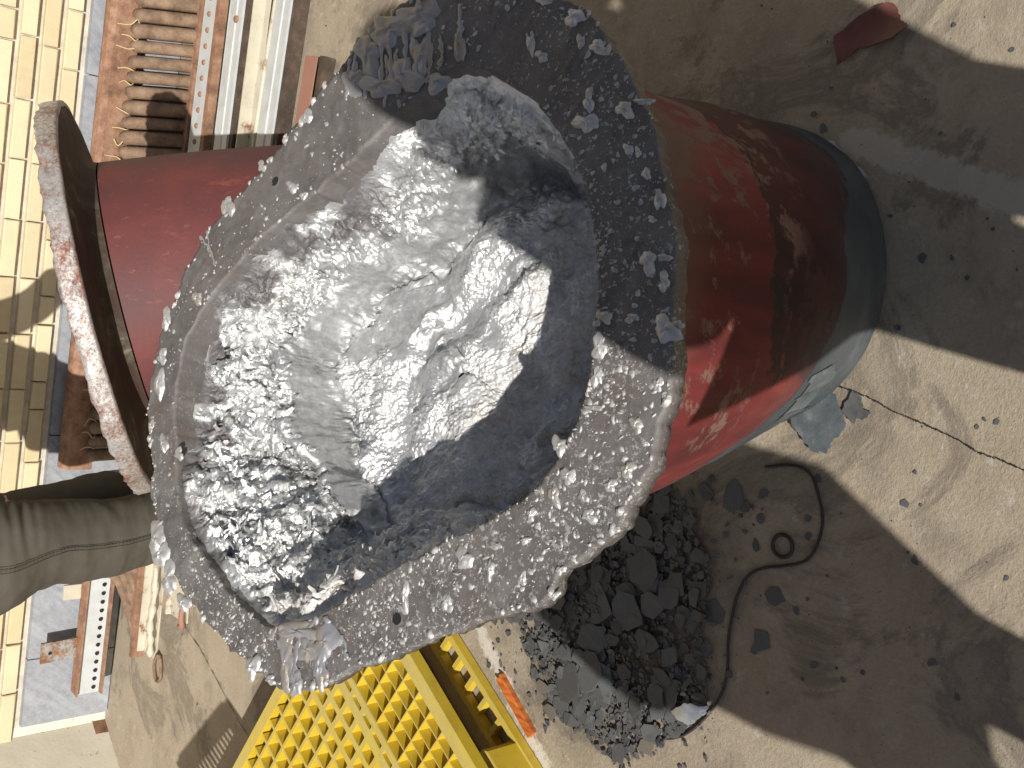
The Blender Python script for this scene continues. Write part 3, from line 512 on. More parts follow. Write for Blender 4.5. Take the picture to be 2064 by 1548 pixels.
disp = rimfade*(wallness*(.0075*(cr-.35)+.0025*fl1+.004*bl)+flr*(.007*bl+.0026*fl1*rough_+.0017*fl2*rough_+.0022*cr*amp_mask))
curl = np.clip(ridge((wq+wrp*1.4)*27, 3, 90, .5)-.7, 0, 1)*.013*wallness*rimfade
Wp = Wp+Nn*(disp+curl)[..., None]
# ash: dull dirty crust, paled and warmed to lift shade, near side and lower left
bare = (1-sstep(.004, .022, edge+.02*fbm(wq*34, 4, 99)))*sstep(.1, .5, far+.1*lft)
ash_shade_lift = sstep(-.12, .38, -far+.25*lft)*(.7+.3*sstep(-.4, .3, fbm(wq*14, 3, 96)))
dull = np.clip(flr*(1-amp_mask)*.9+.5*band, 0, 1)+.5*np.clip(fbm(wq*30, 3, 97), 0, 1)*(1-sstep(-.02, .02, edge-el_))
o = mesh('dross', Wp.reshape(-1, 3), grid_faces(NA2, NR2, True), M_dross, pot, True)
at = o.data.attributes.new('ash_shade_lift', 'FLOAT', 'POINT'); at.data.foreach_set('value', ash_shade_lift.reshape(-1).astype(np.float32))
at = o.data.attributes.new('bare', 'FLOAT', 'POINT'); at.data.foreach_set('value', bare.reshape(-1).astype(np.float32))
at = o.data.attributes.new('dull', 'FLOAT', 'POINT'); at.data.foreach_set('value', dull.reshape(-1).astype(np.float32))
# thin curled flakes standing off the flaky slope
fk = MB(); r = random.Random(77); made = 0; fa = []
W1 = np.roll(Wp, -1, 0)-Wp
while made < 5200:
    i = r.randrange(NA2); j = r.randrange(NR2)
    e_ = edge[i, j]-el_[i, j]
    if e_ > .004 or edge[i, j] < .01:
        continue
    if bare[i, j] > .5 and r.random() < .6: continue
    made += 1
    P_ = Vector(Wp[i, j]); n_ = Vector(Nn[i, j]); t1 = Vector(W1[i, j]).normalized(); t2 = n_.cross(t1).normalized()
    if t2.dot(nn) > 0: t2 = -t2
    rot = r.uniform(-1.1, 1.1); a1 = t1*math.cos(rot)+t2*math.sin(rot); a2 = t2*math.cos(rot)-t1*math.sin(rot)
    if r.random() < .3: a2 = -a2
    w_ = r.choice([.0018, .0025, .0035, .005, .0065, .008]); l_ = w_*r.uniform(.7, 2.0); ph = r.uniform(.05, .6); cu = r.uniform(-.5, .6)
    if e_ > 0: w_ *= .7; l_ *= .7
    V = []
    for bb in (0, .35, .7, 1):
        for aa in (-.5, 0, .5):
            ww = w_*(1-.45*bb*bb)*r.uniform(.6, 1.25); q = P_-n_*.0012+a1*(aa*ww)+(a2*math.cos(ph)+n_*math.sin(ph))*(bb*l_*r.uniform(.8, 1.15))+n_*(cu*bb*bb*l_*.6+.12*w_*(1-4*aa*aa))
            V.append(tuple(q))
    fk.add((V, [(a_*3+b_, a_*3+b_+1, a_*3+b_+4, a_*3+b_+3) for a_ in range(3) for b_ in range(2)])); fa += [float(ash_shade_lift[i, j])]*12
o = fk.build('dross_flakes', M_dross, pot, True); o['kind'] = 'stuff'
at = o.data.attributes.new('ash_shade_lift', 'FLOAT', 'POINT'); at.data.foreach_set('value', np.array(fa, np.float32))
# body: ruled from under the flange to a round foot
NB, NS = 220, 44
thb = np.linspace(-math.pi, math.pi, NB, endpoint=False); rb_ = per(D['rh'], thb)*1.0+.022
top = fl(hc[0]+rb_*np.cos(thb), hc[1]+rb_*np.sin(thb), np.full(NB, -TH+.004))
bc = np.array([-.008, 1.05]); br = .254
bot = np.stack([bc[0]+br*np.cos(thb), bc[1]+br*np.sin(thb), np.full(NB, .02)], -1)
ss = np.linspace(0, 1, NS)
sl_ = np.stack([ss**1.22, ss**1.22, ss], -1)[None]
Bv = top[:, None, :]*(1-sl_)+bot[:, None, :]*sl_
out2 = np.stack([np.cos(thb), np.sin(thb), 0*thb], -1)
Bv = Bv+out2[:, None, :]*(.006*np.sin(ss*math.pi))[None, :, None]
foot = [np.stack([bc[0]+r_*np.cos(thb), bc[1]+r_*np.sin(thb), np.full(NB, z_)], -1) for r_, z_ in ((.2565, .011), (.252, .005), (.243, .002), (.18, .001))]
Bv = np.concatenate([Bv]+[q[:, None, :] for q in foot], 1)
Bv = Bv+out2[:, None, :]*(.0025*fbm(Bv*9, 3, 33))[..., None]
mesh('body', Bv.reshape(-1, 3), grid_faces(NB, Bv.shape[1], True), M_body, pot, True)
# weld collar under the plate
col_ = np.stack([top*1.0+out2*q-NNN*z_ for q, z_ in ((.002, -.002), (.016, .001), (.016, .02), (.002, .03))], 1)
mesh('weld_collar', col_.reshape(-1, 3), grid_faces(NB, 4, True), M_rust, pot, True)
# bolt holes
for a_, b_ in D['holes']:
    c_ = p0+ex*a_+ey*b_+nn*float(plate_h(a_, b_))
    mesh('bolt_hole', *tube([c_+nn*.0012, c_+nn*.0009], .0068, 16), M_dark, pot)
    V, Fs = [], []
    for k in range(20):
        q = 2*math.pi*k/20
        for r_, z_ in ((.0066, .0006), (.0072, .0016), (.0085, .0003)): V.append(tuple(c_+(ex*math.cos(q)+ey*math.sin(q))*r_+nn*z_))
    mesh('hole_lip', V, grid_faces(20, 3, True), M_flange, pot, True)
# larger splashes on the flange
def splat(a, b, ua, ub, va, vb, seed, hgt=.006, n=18, m=6, h0=0.):
    r = random.Random(seed); V = []; ph = [r.uniform(0, 6.28) for _ in range(4)]
    lob = lambda q: 1+.2*math.sin(2*q+ph[0])+.17*math.sin(3*q+ph[1])+.11*math.sin(5*q+ph[2])+.07*math.sin(9*q+ph[3])
    for k in range(n):
        q = 2*math.pi*k/n; L = max(.35, lob(q))
        for j in range(m):
            t_ = j/(m-1); w_ = (1-t_)*L
            hh = hgt*(min(1, t_*1.5)**.6)*(1+.28*math.sin(3*q+ph[1]+4*t_)+.12*r.uniform(-1, 1))-(.001 if j == 0 else 0)
            A_ = a+(ua*math.cos(q)+va*math.sin(q))*w_; B_ = b+(ub*math.cos(q)+vb*math.sin(q))*w_
            V.append(tuple(p0+ex*A_+ey*B_+nn*(hh+.0004+h0)))
    return V, grid_faces(n, m, True)
for k, (a, b, ua, ub, va, vb) in enumerate(D['big']):
    sz = math.hypot(ua, ub)+math.hypot(va, vb)
    V, Fs = splat(a, b, ua, ub, va, vb, 100+k, min(.005, .14*sz), 26, 7, float(plate_h(a, b)))
    mesh('splash', V, Fs, M_splash, pot, True)
for k, (a, b, ua, ub, va, vb) in enumerate(D['mass']):
    V, Fs = splat(a, b, ua, ub, va, vb, 300+k, .0035, 30, 8, float(plate_h(a, b))+.0006)
    mesh('metal_run', V, Fs, M_drip, pot, True)
# fine spatter, too small to pick apart
fine = MB(); r = random.Random(3); jobs = []
clump = lambda a, b: .5+.5*math.sin(a*23+1.3*math.sin(b*17))*math.sin(b*19+2.1*math.sin(a*11))
while len(jobs) < 1900:
    q = r.uniform(-math.pi, math.pi); w_ = r.random()
    i = int((q+math.pi)/(2*math.pi)*NA) % NA
    if r.random() > .25+.75*max(0, min(1, .5-.9*math.sin(q)-.3*math.cos(q))): continue
    rr_ = rh[i]+(ro[i]-rh[i])*(w_**1.2*.98+.01); s_ = .0009+.0042*r.random()**3; an = r.uniform(0, 3.14); el = r.uniform(.35, 1.)
    a, b = hc[0]+rr_*math.cos(q), hc[1]+rr_*math.sin(q)
    if r.random() > .15+.85*clump(a, b)**1.5: continue
    jobs.append((a, b, s_*math.cos(an), s_*math.sin(an), -s_*el*math.sin(an), s_*el*math.cos(an), len(jobs), s_*.22))
for k in range(150):
    q = r.uniform(-math.pi, math.pi); i = int((q+math.pi)/(2*math.pi)*NA) % NA; rr_ = ro[i]-r.uniform(-.001, .006); s_ = .0015+.0065*r.random()**2.5
    jobs.append((hc[0]+rr_*math.cos(q), hc[1]+rr_*math.sin(q), s_, 0, 0, s_*.7, k+3000, s_*.45))
hs = plate_h([j_[0] for j_ in jobs], [j_[1] for j_ in jobs])
for j_, h_ in zip(jobs, hs):
    V, Fs = splat(*j_, 8, 3, float(h_)); fine.add((V, [tuple(x_) for x_ in Fs]))
o = fine.build('fine_spatter', M_spatter, pot, True); o['kind'] = 'stuff'
# runs of metal over the plate
for k, d_ in enumerate(D['drips']):
    w_ = d_[-1]*.85; P = spline([tuple(p0+ex*a+ey*b+nn*(.0008+float(plate_h(a, b)))) for a, b in d_[:-1]], 8); r = random.Random(k)
    rad_ = [max(.0012, w_*(.75+.5*math.sin(i*.9+k)*r.random()+.3*r.uniform(-1, 1))) for i in range(len(P))]
    P = [p+(ex*r.uniform(-1, 1)+ey*r.uniform(-1, 1))*.0018 for p in P]
    rad_[0] *= .6; rad_[-1] *= .5
    mesh('drip', *tube(P, rad_, 10, True, (nn, .4)), M_drip, pot, True)
# small hanging lumps on the plate's rim
# paint curling off the body
def at_body(ang, s_):
    i = int((ang+math.pi)/(2*math.pi)*NB) % NB; j = int(s_*(NS-1)); return Vector(Bv[i, j]), Vector(out2[i])
for k, (ang, s_, w_, hh) in enumerate(((-1.98, .82, .09, .008),)):
    V = []; r = random.Random(k+50); nx, ny = 16, 5
    for i in range(nx):
        for j in range(ny):
            b_, o_ = at_body(ang+(i/(nx-1)-.5)*w_/.25, min(.98, s_+(j/(ny-1)-.5)*.09+.012*math.sin(i*1.3+k)+r.uniform(-.004, .004)))
            V.append(tuple(b_+o_*(.0015+hh*(j/(ny-1))**2*(.6+.4*math.sin(i*.7)))))
    mesh('paint_flake', V, grid_faces(nx, ny), M_body if k % 2 else M_scale, pot, True)

# ------------------------------------------------------------------ second pot, leaning back behind
ax2 = Vector((-.33, .42, .845)).normalized(); c2 = Vector((-.285, 2.3, .565))
pot2 = thing('melting_pot', 'faded red pot tipped away with a scraped rusty rim, behind the dross-filled pot', 'metal pot', (-.1, 1.95, 0))
u2 = ax2.cross(Vector((0, -1, 0))).normalized(); v2 = ax2.cross(u2)
NC = 300; q2 = np.linspace(0, 2*math.pi, NC, endpoint=False)
def ring2(r_, z_): 
    r_ = np.broadcast_to(r_, (NC,)); z_ = np.broadcast_to(z_, (NC,))
    return np.array(c2)+np.cos(q2)[:, None]*np.array(u2)*r_[:, None]+np.sin(q2)[:, None]*np.array(v2)*r_[:, None]+z_[:, None]*np.array(ax2)
cc = np.stack([np.cos(q2)*3, np.sin(q2)*3, 0*q2], -1)
j1 = .006*fbm(cc*7, 4, 200); j2 = .004*fbm(cc*2, 3, 201)
R2 = .432
st = np.stack([ring2(R2-.012+j2, -.006), ring2(R2-.001+j2, -.005), ring2(R2+.001+j2, -.001), ring2(R2+.001+j2+.001*fbm(cc*5, 2, 210), .018), ring2(R2+.001+j2, .03), ring2(R2-.002+j2, .033+j1*.8), ring2(R2-.014+j2, .033+j1*.5), ring2(R2-.02+j2, .028)], 1)
mesh('rim', st.reshape(-1, 3), grid_faces(NC, 8, True), M_rim, pot2, True)
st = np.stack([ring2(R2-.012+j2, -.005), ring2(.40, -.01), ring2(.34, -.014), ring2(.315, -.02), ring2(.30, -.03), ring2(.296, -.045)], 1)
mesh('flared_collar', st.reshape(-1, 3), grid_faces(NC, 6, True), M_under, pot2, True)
zs = np.linspace(.03, 1, 20)
st = np.stack([ring2(.297-.05*t_+.008*math.sin(t_*3.1), -.60*t_-.03) for t_ in zs]+[ring2(.215, -.65), ring2(.17, -.66)], 1)
mesh('body', st.reshape(-1, 3), grid_faces(NC, 22, True), M_red2, pot2, True)
st = np.stack([ring2(R2-.02+j2, .026), ring2(.36, .02), ring2(.3, -.02), ring2(.05, -.05)], 1)
mesh('crust', st.reshape(-1, 3), grid_faces(NC, 4, True), M_splash, pot2, True)

# ------------------------------------------------------------------ steel scrap along the wall
def put_domes(parent, name, pts, r_, mat, nrm=(0, 0, 1), hgt=.5):
    V, Fs = [], []; nr = Vector(nrm).normalized(); a = nr.orthogonal().normalized(); b = nr.cross(a)
    for j, (s_, h_) in enumerate(((1, 0), (.95, .6), (.6, .95), (.05, 1))):
        for k in range(10):
            q = 2*math.pi*k/10; V.append(tuple((a*math.cos(q)+b*math.sin(q))*(r_*s_)+nr*(h_*r_*hgt)))
    Fs = [(j*10+k, j*10+(k+1) % 10, (j+1)*10+(k+1) % 10, (j+1)*10+k) for j in range(3) for k in range(10)]
    me = bpy.data.meshes.new(name); me.from_pydata(V, [], Fs); me.materials.append(mat); me.update()
    for p in pts: inst(name, me, parent, Matrix.Translation(Vector(p)-parent.location))
# radiator: header, tubes, bottom bar
rad_ = thing('tube_radiator', 'rusty tube radiator leaning on the marble skirting behind the tipped pot', 'radiator', (0, 3.22, 0))
prof = [(-.03, -.045), (.03, -.045), (.034, -.03), (.034, .03), (.02, .045), (0, .05), (-.02, .045), (-.03, .03)]
V, Fs = profile_bar((-.95, 3.285, .228), (.95, 3.285, .222), [(a, b) for a, b in prof]); mesh('header', V, Fs, M_rust, rad_)
k = 0; x = -.9
ropes = []
while x < .9:
    j = random.uniform(-.002, .002)
    P = [(x-.004, 3.245, .192), (x, 3.238, .186), (x+.006, 3.225, .14), (x+.016, 3.2, .06), (x+.02, 3.188, .022)]
    mesh('tube', *tube(spline(P, 3), [.014]+[.0206+j]*11+[.0206], 10), M_rust2, rad_, True); 
    if random.random() < .75: ropes.append((x+.022+random.uniform(-.01, .01)))
    x += .0455
V, Fs = profile_bar((-.92, 3.176, .018), (.95, 3.17, .018), [(-.012, -.016), (.012, -.016), (.012, .02), (-.012, .02)]); mesh('bottom_bar', V, Fs, M_rust, rad_)
V, Fs = profile_bar((-.92, 3.205, .008), (.95, 3.2, .008), [(-.02, -.006), (.02, -.006), (.02, .004), (-.02, .004)]); mesh('base_strip', V, Fs, M_rust, rad_)
for i, x_ in enumerate(ropes):
    r = random.Random(i); P = [(x_, 3.235, .19), (x_+r.uniform(-.01, .01), 3.228, .2), (x_+r.uniform(-.012, .012), 3.24, .213), (x_+r.uniform(-.015, .015), 3.243, .222+r.uniform(0, .03))]
    mesh('rope_end', *tube(spline(P, 3), .0016, 5), M_rope, rad_)
# bars lying in front of it: (name, label, y at right end, y at left end, z, width, profile kind, material, x0, x1)
def L_prof(w, h, t_): return [(-w/2, 0), (w/2, 0), (w/2, h), (w/2-t_, h), (w/2-t_, t_), (-w/2, t_)]
def U_down(w, h, t_): return [(-w/2, 0), (-w/2+t_, 0), (-w/2+t_, h-t_), (w/2-t_, h-t_), (w/2-t_, 0), (w/2, 0), (w/2, h), (-w/2, h)]
def U_up(w, h, t_): return [(-w/2, 0), (w/2, 0), (w/2, h), (w/2-t_, h), (w/2-t_, t_), (-w/2+t_, t_), (-w/2+t_, h), (-w/2, h)]
def long_bar(name, label, cat, a, b, prof, mat, group=None):
    o = thing(name, label, cat, (a[0], a[1], 0), group); V, Fs = profile_bar(a, b, prof); mesh('rail', V, Fs, mat, o); return o
a, b = (.95, 3.065, .0), (-.45, 3.075, .0)
o = long_bar('perforated_rail', 'white perforated steel rail with a row of rusty bolts beside the radiator', 'steel rail', a, b, U_down(.085, .05, .004), M_white)
mesh('rust_lip', *profile_bar((.95, 3.012, .048), (-.45, 3.022, .048), [(-.012, -.02), (.012, -.02), (.012, .006), (-.012, .006)]), M_rust, o)
put_domes(o, 'bolt', [(.95-.03-i*.047, 3.072, .05) for i in range(28)], .0085, M_rust, (0, 0, 1), .7)
a, b = (.95, 2.90, 0), (-.45, 2.915, 0)
o = long_bar('steel_channel', 'white steel channel with one bolt, next to the bolted perforated rail', 'steel channel', a, b, U_down(.075, .05, .004), M_white)
mesh('shade_strip', *profile_bar((.95, 2.852, .022), (-.45, 2.867, .022), [(-.01, -.021), (.01, -.021), (.01, .021), (-.01, .021)]), M_gapshade, o)
mesh('ridge', *profile_bar((.95, 2.897, .05), (-.45, 2.912, .05), [(-.006, 0), (.006, 0), (.003, .003), (-.003, .003)]), M_white, o)
put_domes(o, 'bolt', [(.475, 2.895, .05)], .011, M_rust, (0, 0, 1), .8)
o = thing('steel_angle', 'thin cream rusty steel angle lying crooked between two white channels', 'steel angle', (.9, 2.75, 0))
mesh('rail', *profile_bar((.95, 2.755, .03), (-.1, 2.82, .0), L_prof(.028, .04, .004)), M_white2, o)
o = thing('steel_rod', 'thin rusty cream rod beside the crooked steel angle', 'steel rod', (.9, 2.74, 0))
mesh('rod', *tube([(.95, 2.72, .012), (.3, 2.77, .012), (-.1, 2.79, .01)], .008, 8), M_white2, o, True)
a, b = (.95, 2.635, 0), (-.45, 2.69, 0)
o = long_bar('steel_channel', 'white steel channel nearest the camera, partly under a red steel strip', 'steel channel', a, b, U_down(.08, .045, .004), M_white)
mesh('shade_strip', *profile_bar((.95, 2.583, .02), (-.45, 2.638, .02), [(-.011, -.019), (.011, -.019), (.011, .019), (-.011, .019)]), M_gapshade, o)
mesh('ridge', *profile_bar((.95, 2.632, .045), (-.45, 2.687, .045), [(-.006, 0), (.006, 0), (.003, .003), (-.003, .003)]), M_white, o)
o = thing('steel_strip', 'faded red folded steel strip lying by the white channels', 'steel strip', (.37, 2.5, 0))
mesh('rail', *profile_bar((.37, 2.50, .0), (-.4, 2.545, .0), [(-.055, .045), (-.055, .041), (.0, .041), (.05, 0), (.054, .003), (.002, .045)]), M_redplate, o)
mesh('shade_strip', *profile_bar((.37, 2.435, .02), (-.4, 2.48, .02), [(-.012, -.019), (.012, -.019), (.012, .015), (-.012, .015)]), M_gapshade, o)
# left end of the wall
o = thing('perforated_channel', 'white perforated steel channel leaning upright on the marble, left end of the scrap', 'steel channel', (-1.5, 3.27, 0))
a, b = Vector((-1.20, 3.255, .125)), Vector((-1.735, 3.285, .112))
V, Fs = profile_bar(a, b, [(-.02, -.036), (.024, -.036), (.024, -.031), (-.014, -.031), (-.014, .031), (.024, .031), (.024, .036), (-.02, .036)]); V = [(x_, y_, z_) for x_, y_, z_ in V]
mesh('rail', V, Fs, M_white, o)
mesh('rust_flange', *profile_bar(a+Vector((0, -.012, -.04)), b+Vector((0, -.012, -.04)), [(-.028, -.0025), (.028, -.0025), (.028, .0035), (-.028, .0035)]), M_rust, o)
mesh('rust_flange', *profile_bar(a+Vector((0, -.008, .04)), b+Vector((0, -.008, .04)), [(-.026, -.0025), (.026, -.0025), (.026, .0035), (-.026, .0035)]), M_rust, o)
tt = (b-a).normalized(); sd_ = tt.cross(Vector((0, 0, 1)))
fside = -1 if (a+sd_).y > a.y else 1
for i in range(17):
    c_ = a+tt*(.02+i*.031)+Vector((0, 0, -.016)); c_.y -= .0
    mesh('bolt_hole', *tube([c_+Vector((0, -.0245, 0)), c_+Vector((0, -.0205, 0)), c_+Vector((0, -.0175, 0))], .0065, 10), M_dark, o)
br_ = thing('steel_bracket', 'small rusty bracket plate with flaking white paint above the perforated channel', 'bracket', (-1.56, 3.29, .16))
mesh('plate', *box((-1.575, 3.285, .215), (.072, .008, .115), ax=(1, -.06, .05)), rust_paint('flaking_bracket_paint', (.3, .3, .29), .48, 30), br_)
mesh('hole', *tube([(-1.578, 3.279, .245), (-1.578, 3.2785, .245)], .006, 10), M_dark, br_)
br_ = thing('steel_bracket', 'cream bracket tab sticking up beside the standing leg', 'bracket', (-1.37, 3.29, .16))
mesh('plate', *box((-1.375, 3.285, .19), (.05, .008, .06)), M_white2, br_)
# broken end of a tube panel
tp = thing('bent_radiator', 'broken rusty tube panel with slanting bars left of the standing leg', 'radiator', (-1.35, 3.15, 0))
for i in range(4):
    dx = i*.048
    mesh('tube', *tube(spline([(-1.27+dx*1.0, 3.235, .125), (-1.33+dx*.95, 3.2, .07), (-1.47+dx*1.1, 3.165, .022)], 4), .0165, 10), M_rust2, tp, True)
mesh('header', *tube([(-1.30, 3.24, .14), (-1.0, 3.245, .145)], .03, 12), M_rust, tp, True)
mesh('edge_bar', *profile_bar((-1.10, 3.165, .02), (-1.565, 3.135, .016), [(-.01, -.016), (.01, -.016), (.01, .022), (-.01, .022)]), M_rust, tp)
o = thing('perforated_angle', 'cream perforated steel angle with torn rusty end and holes', 'steel angle', (-1.35, 3.05, 0))
mesh('rail', *profile_bar((-1.0, 3.085, .0), (-1.535, 3.07, .0), [(-.045, .0), (.0, .0), (.045, .0), (.045, .028), (.04, .028), (.04, .005), (-.045, .005)]), M_white2, o)
mesh('torn_lip', *tube(spline([(-1.0, 3.035, .03), (-1.2, 3.03, .034), (-1.32, 3.028, .03), (-1.4, 3.015, .04), (-1.46, 3.02, .03), (-1.52, 3.03, .02)], 5), [.013+.004*math.sin(i*1.7) for i in range(26)], 7, True, ((0, 0, 1), .8)), M_white2, o, True)
for i in range(8):
    c_ = Vector((-1.10-i*.056, 3.092-i*.0015, .0052)); mesh('bolt_hole', *tube([c_, c_+Vector((0, 0, .001))], .0105, 12), M_dark, o)
o = thing('steel_plate', 'cream steel plate edge with a bent rusty corner on the concrete', 'steel plate', (-1.2, 2.93, 0))
mesh('plate', *profile_bar((-.95, 2.945, .0), (-1.345, 2.905, .0), [(-.06, 0), (.06, 0), (.062, .018), (.056, .018), (.054, .004), (-.06, .004)]), M_white2, o)
mesh('bent_corner', *tube(spline([(-1.26, 2.845, .02), (-1.31, 2.842, .026), (-1.345, 2.85, .016), (-1.36, 2.88, .008)], 4), .009, 7), M_redplate, o, True)
hk = thing('wire_loop', 'small rusty wire loop at the end of the perforated angle', 'wire', (-1.53, 3.0, 0))
P = [(-1.50, 2.99, .012), (-1.525, 3.01, .012), (-1.56, 3.012, .01), (-1.59, 2.992, .008), (-1.575, 2.968, .008), (-1.54, 2.966, .01), (-1.505, 2.978, .012)]
mesh('loop', *tube(spline(P, 6), .0055, 8), M_rust2, hk, True)

# ------------------------------------------------------------------ yellow plastic pallet
E1 = Vector((-.462, -.887, 0)); E2 = Vector((-.905, .425, 0)); E2 = (E2-E1*E2.dot(E1)).normalized()
PC = Vector((-.765, 1.845, 0)); LA, LB_ = 1.0, 1.2
pal = thing('plastic_pallet', 'yellow plastic lattice pallet lying beside the dross-filled pot', 'pallet', tuple(PC))
pq = lambda a, b, z: PC+E1*a+E2*b+Vector((0, 0, z))
def rib(mb, a0, b0, a1, b1, z0, z1, w):
    p, q = pq(a0, b0, 0), pq(a1, b1, 0); mb.box((p+q)/2+Vector((0, 0, (z0+z1)/2)), ((q-p).length, w, z1-z0), ax=(q-p))
deck = MB(); ZT = .15; DP = .05
pit = .05; na = int(LA/pit); nb_ = int(LB_/pit)
for i in range(1, na):
    a = i*pit
    rib(deck, a, .02, a, .2, ZT-DP, ZT-.0006*(i % 2), .0028)
    rib(deck, a, .4, a, .84, ZT-DP, ZT-.0004*(i % 2), .0078); rib(deck, a, 1.0, a, LB_-.02, ZT-DP, ZT-.0004*(i % 2), .0078)
for k_ in range(1, 6): rib(deck, .02, .02+k_*.036, LA-.02, .02+k_*.036, ZT-DP, ZT-.0011, .0028)
for b in [.45+.055*k_ for k_ in range(7)]+[1.05, 1.1, 1.15]: rib(deck, .02, b, LA-.02, b, ZT-DP, ZT-.0008, .0078)
# border frame
rib(deck, 0, .0, 0, LB_, ZT-DP, ZT+.0006, .03); rib(deck, LA, 0, LA, LB_, ZT-DP, ZT+.0006, .03)
rib(deck, .015, .012, LA-.015, .012, ZT-.026, ZT+.001, .034); rib(deck, .015, LB_-.012, LA-.015, LB_-.012, ZT-DP, ZT+.001, .034)
deck.build('deck_lattice', M_yellow, pal)
# flat strips between cells where the deck is closed to slots
for (a0, a1, b0, b1) in ((.0, LA, .2, .4), (.0, LA, .84, 1.0)):
    flat = MB()
    i0, i1 = 0, na; j0, j1 = int(round(b0/pit)), int(round(b1/pit))
    for i in range(i0, i1):
        for j in range(j0, j1):
            ca, cb = (i+.5)*pit, (j+.5)*pit; hl = (.0062, .0172, .0172, .0165)[(j-j0) % 4]
            # a frame plate with an octagonal opening
            n8 = 8; V = []; hb = .025; outer = [(-1, -1), (0, -1), (1, -1), (1, 0), (1, 1), (0, 1), (-1, 1), (-1, 0)]
            for (u_, v_) in outer: V.append(pq(ca+u_*.025, cb+v_*.025, ZT-.0002))
            for k in range(8):
                q = math.pi*(-.75+k*.25); V.append(pq(ca+max(-1, min(1, 1.35*math.cos(q)))*.0192, cb+max(-1, min(1, 1.35*math.sin(q)))*hl, ZT-.0002))
            for k in range(8): V.append(V[8+k]-Vector((0, 0, .04)))
            Fs = [(k, (k+1) % 8, 8+(k+1) % 8, 8+k) for k in range(8)]+[(8+k, 8+(k+1) % 8, 16+(k+1) % 8, 16+k) for k in range(8)]
            flat.add(([tuple(v_) for v_ in V], Fs))
    flat.build('slotted_strip', M_yellow, pal)
# blocks between the decks
def block(a0, a1, b0, b1):
    r_ = .012; V = []; Fs = []
    ring = [(a0+r_, b0), (a1-r_, b0), (a1, b0+r_), (a1, b1-r_), (a1-r_, b1), (a0+r_, b1), (a0, b1-r_), (a0, b0+r_)]
    for z_, ins in ((.024, 0), (ZT-DP+.002, -.003)):
        for a, b in ring: V.append(tuple(pq(a, b, z_)))
    Fs = [(k, (k+1) % 8, 8+(k+1) % 8, 8+k) for k in range(8)]+[tuple(range(8, 16))]
    return V, Fs
for a0, a1 in ((-.012, .10), (.52, .67), (LA-.10, LA+.012)):
    for b0, b1 in ((-.002, .13), (.53, .67), (LB_-.13, LB_+.002)):
        mesh('block', *block(a0, a1, b0, b1), M_yellow, pal)
# bottom deck: rails with cut-outs
bd = MB()
for bb in (.0, .06, .53, .62, LB_-.06, LB_): rib(bd, 0, bb, LA, bb, .003, .024, .014)
for aa in (.0, .1, .52, .67, LA-.1, LA): rib(bd, aa, .012, aa, LB_-.012, .0032, .0236, .012)
for i in range(int(LA/.055)):
    for bb in (.03, .575, LB_-.03): rib(bd, i*.055+.03, bb-.03, i*.055+.03, bb+.03, .0034, .0238, .011)
for i in range(9):
    rib(bd, .1, .13+i*.045, .52, .13+i*.045, .0036, .0232, .005); rib(bd, .67, .13+i*.045, LA-.1, .13+i*.045, .0036, .0232, .005)
bd.build('bottom_frame', M_yellow, pal)
# orange strip
c4 = [Vector(p) for p in D['orange']]
o = thing('wood_strip', 'short orange varnished moulding strip on the concrete by the yellow pallet', 'wood strip', tuple((c4[0]+c4[2])/2))
a, b = (c4[0]+c4[1])/2, (c4[2]+c4[3])/2
mesh('strip', *profile_bar(a, b, [(-.0105, .001), (-.0105, .012), (-.006, .014), (-.003, .009), (.003, .009), (.006, .014), (.0105, .012), (.0105, .001)]), M_orange, o)

# ------------------------------------------------------------------ flakes and grit
def poly_in(pt, poly):
    x, y = pt; c = False; n = len(poly); j = n-1
    for i in range(n):
        xi, yi = poly[i][:2]; xj, yj = poly[j][:2]
        if (yi > y) != (yj > y) and x < (xj-xi)*(y-yi)/(yj-yi)+xi: c = not c
        j = i
    return c
def flake_mesh(seed, th_=.06, n=None):
    r = random.Random(seed); n = n or r.randint(5, 8); V = []
    an = sorted(2*math.pi*(k+r.uniform(-.36, .36))/n for k in range(n)); el = r.uniform(.55, 1)
    P = [(math.cos(q)*r.uniform(.7, 1.1), math.sin(q)*r.uniform(.7, 1.1)*el) for q in an]
    bend = r.uniform(-.16, .22)
    for z_, s_ in ((0, .97), (th_, 1), (th_*1.25, .93)):
        for x_, y_ in P: V.append((x_*s_, y_*s_, z_+bend*x_*x_))
    V.append((0, 0, th_*1.2)); V.append((0, 0, 0))
    Fs = [(k, (k+1) % n, n+(k+1) % n, n+k) for k in range(n)]+[(n+k, n+(k+1) % n, 2*n+(k+1) % n, 2*n+k) for k in range(n)]
    Fs += [(2*n+k, 2*n+(k+1) % n, 3*n) for k in range(n)]+[((k+1) % n, k, 3*n+1) for k in range(n)]
    return V, Fs
FM = []
for k in range(26):
    V, Fs = flake_mesh(k, random.choice([.03, .045, .06])); me = bpy.data.meshes.new('slate_flake'); me.from_pydata(V, [], Fs); me.materials.append(M_slate); me.update(); FM.append(me)
rub = D['rub']; core = D['rubcore']; bx0 = min(p[0] for p in rub); bx1 = max(p[0] for p in rub); by0 = min(p[1] for p in rub); by1 = max(p[1] for p in rub)
cx_ = sum(p[0] for p in core)/len(core); cy_ = sum(p[1] for p in core)/len(core)
def pile_h(x, y):
    d = math.hypot((x-cx_)/.30, (y-cy_)/.34); return max(0., .018*(1-d*d))
rf = random.Random(17); cnt = 0; tries = 0
clear = lambda x, y, m=.0: math.hypot(x+.02, y-1.05) > .265+m and ((Vector((x, y, 0))-PC).dot(E2) < -.03-m or (Vector((x, y, 0))-PC).dot(E1) < 0)
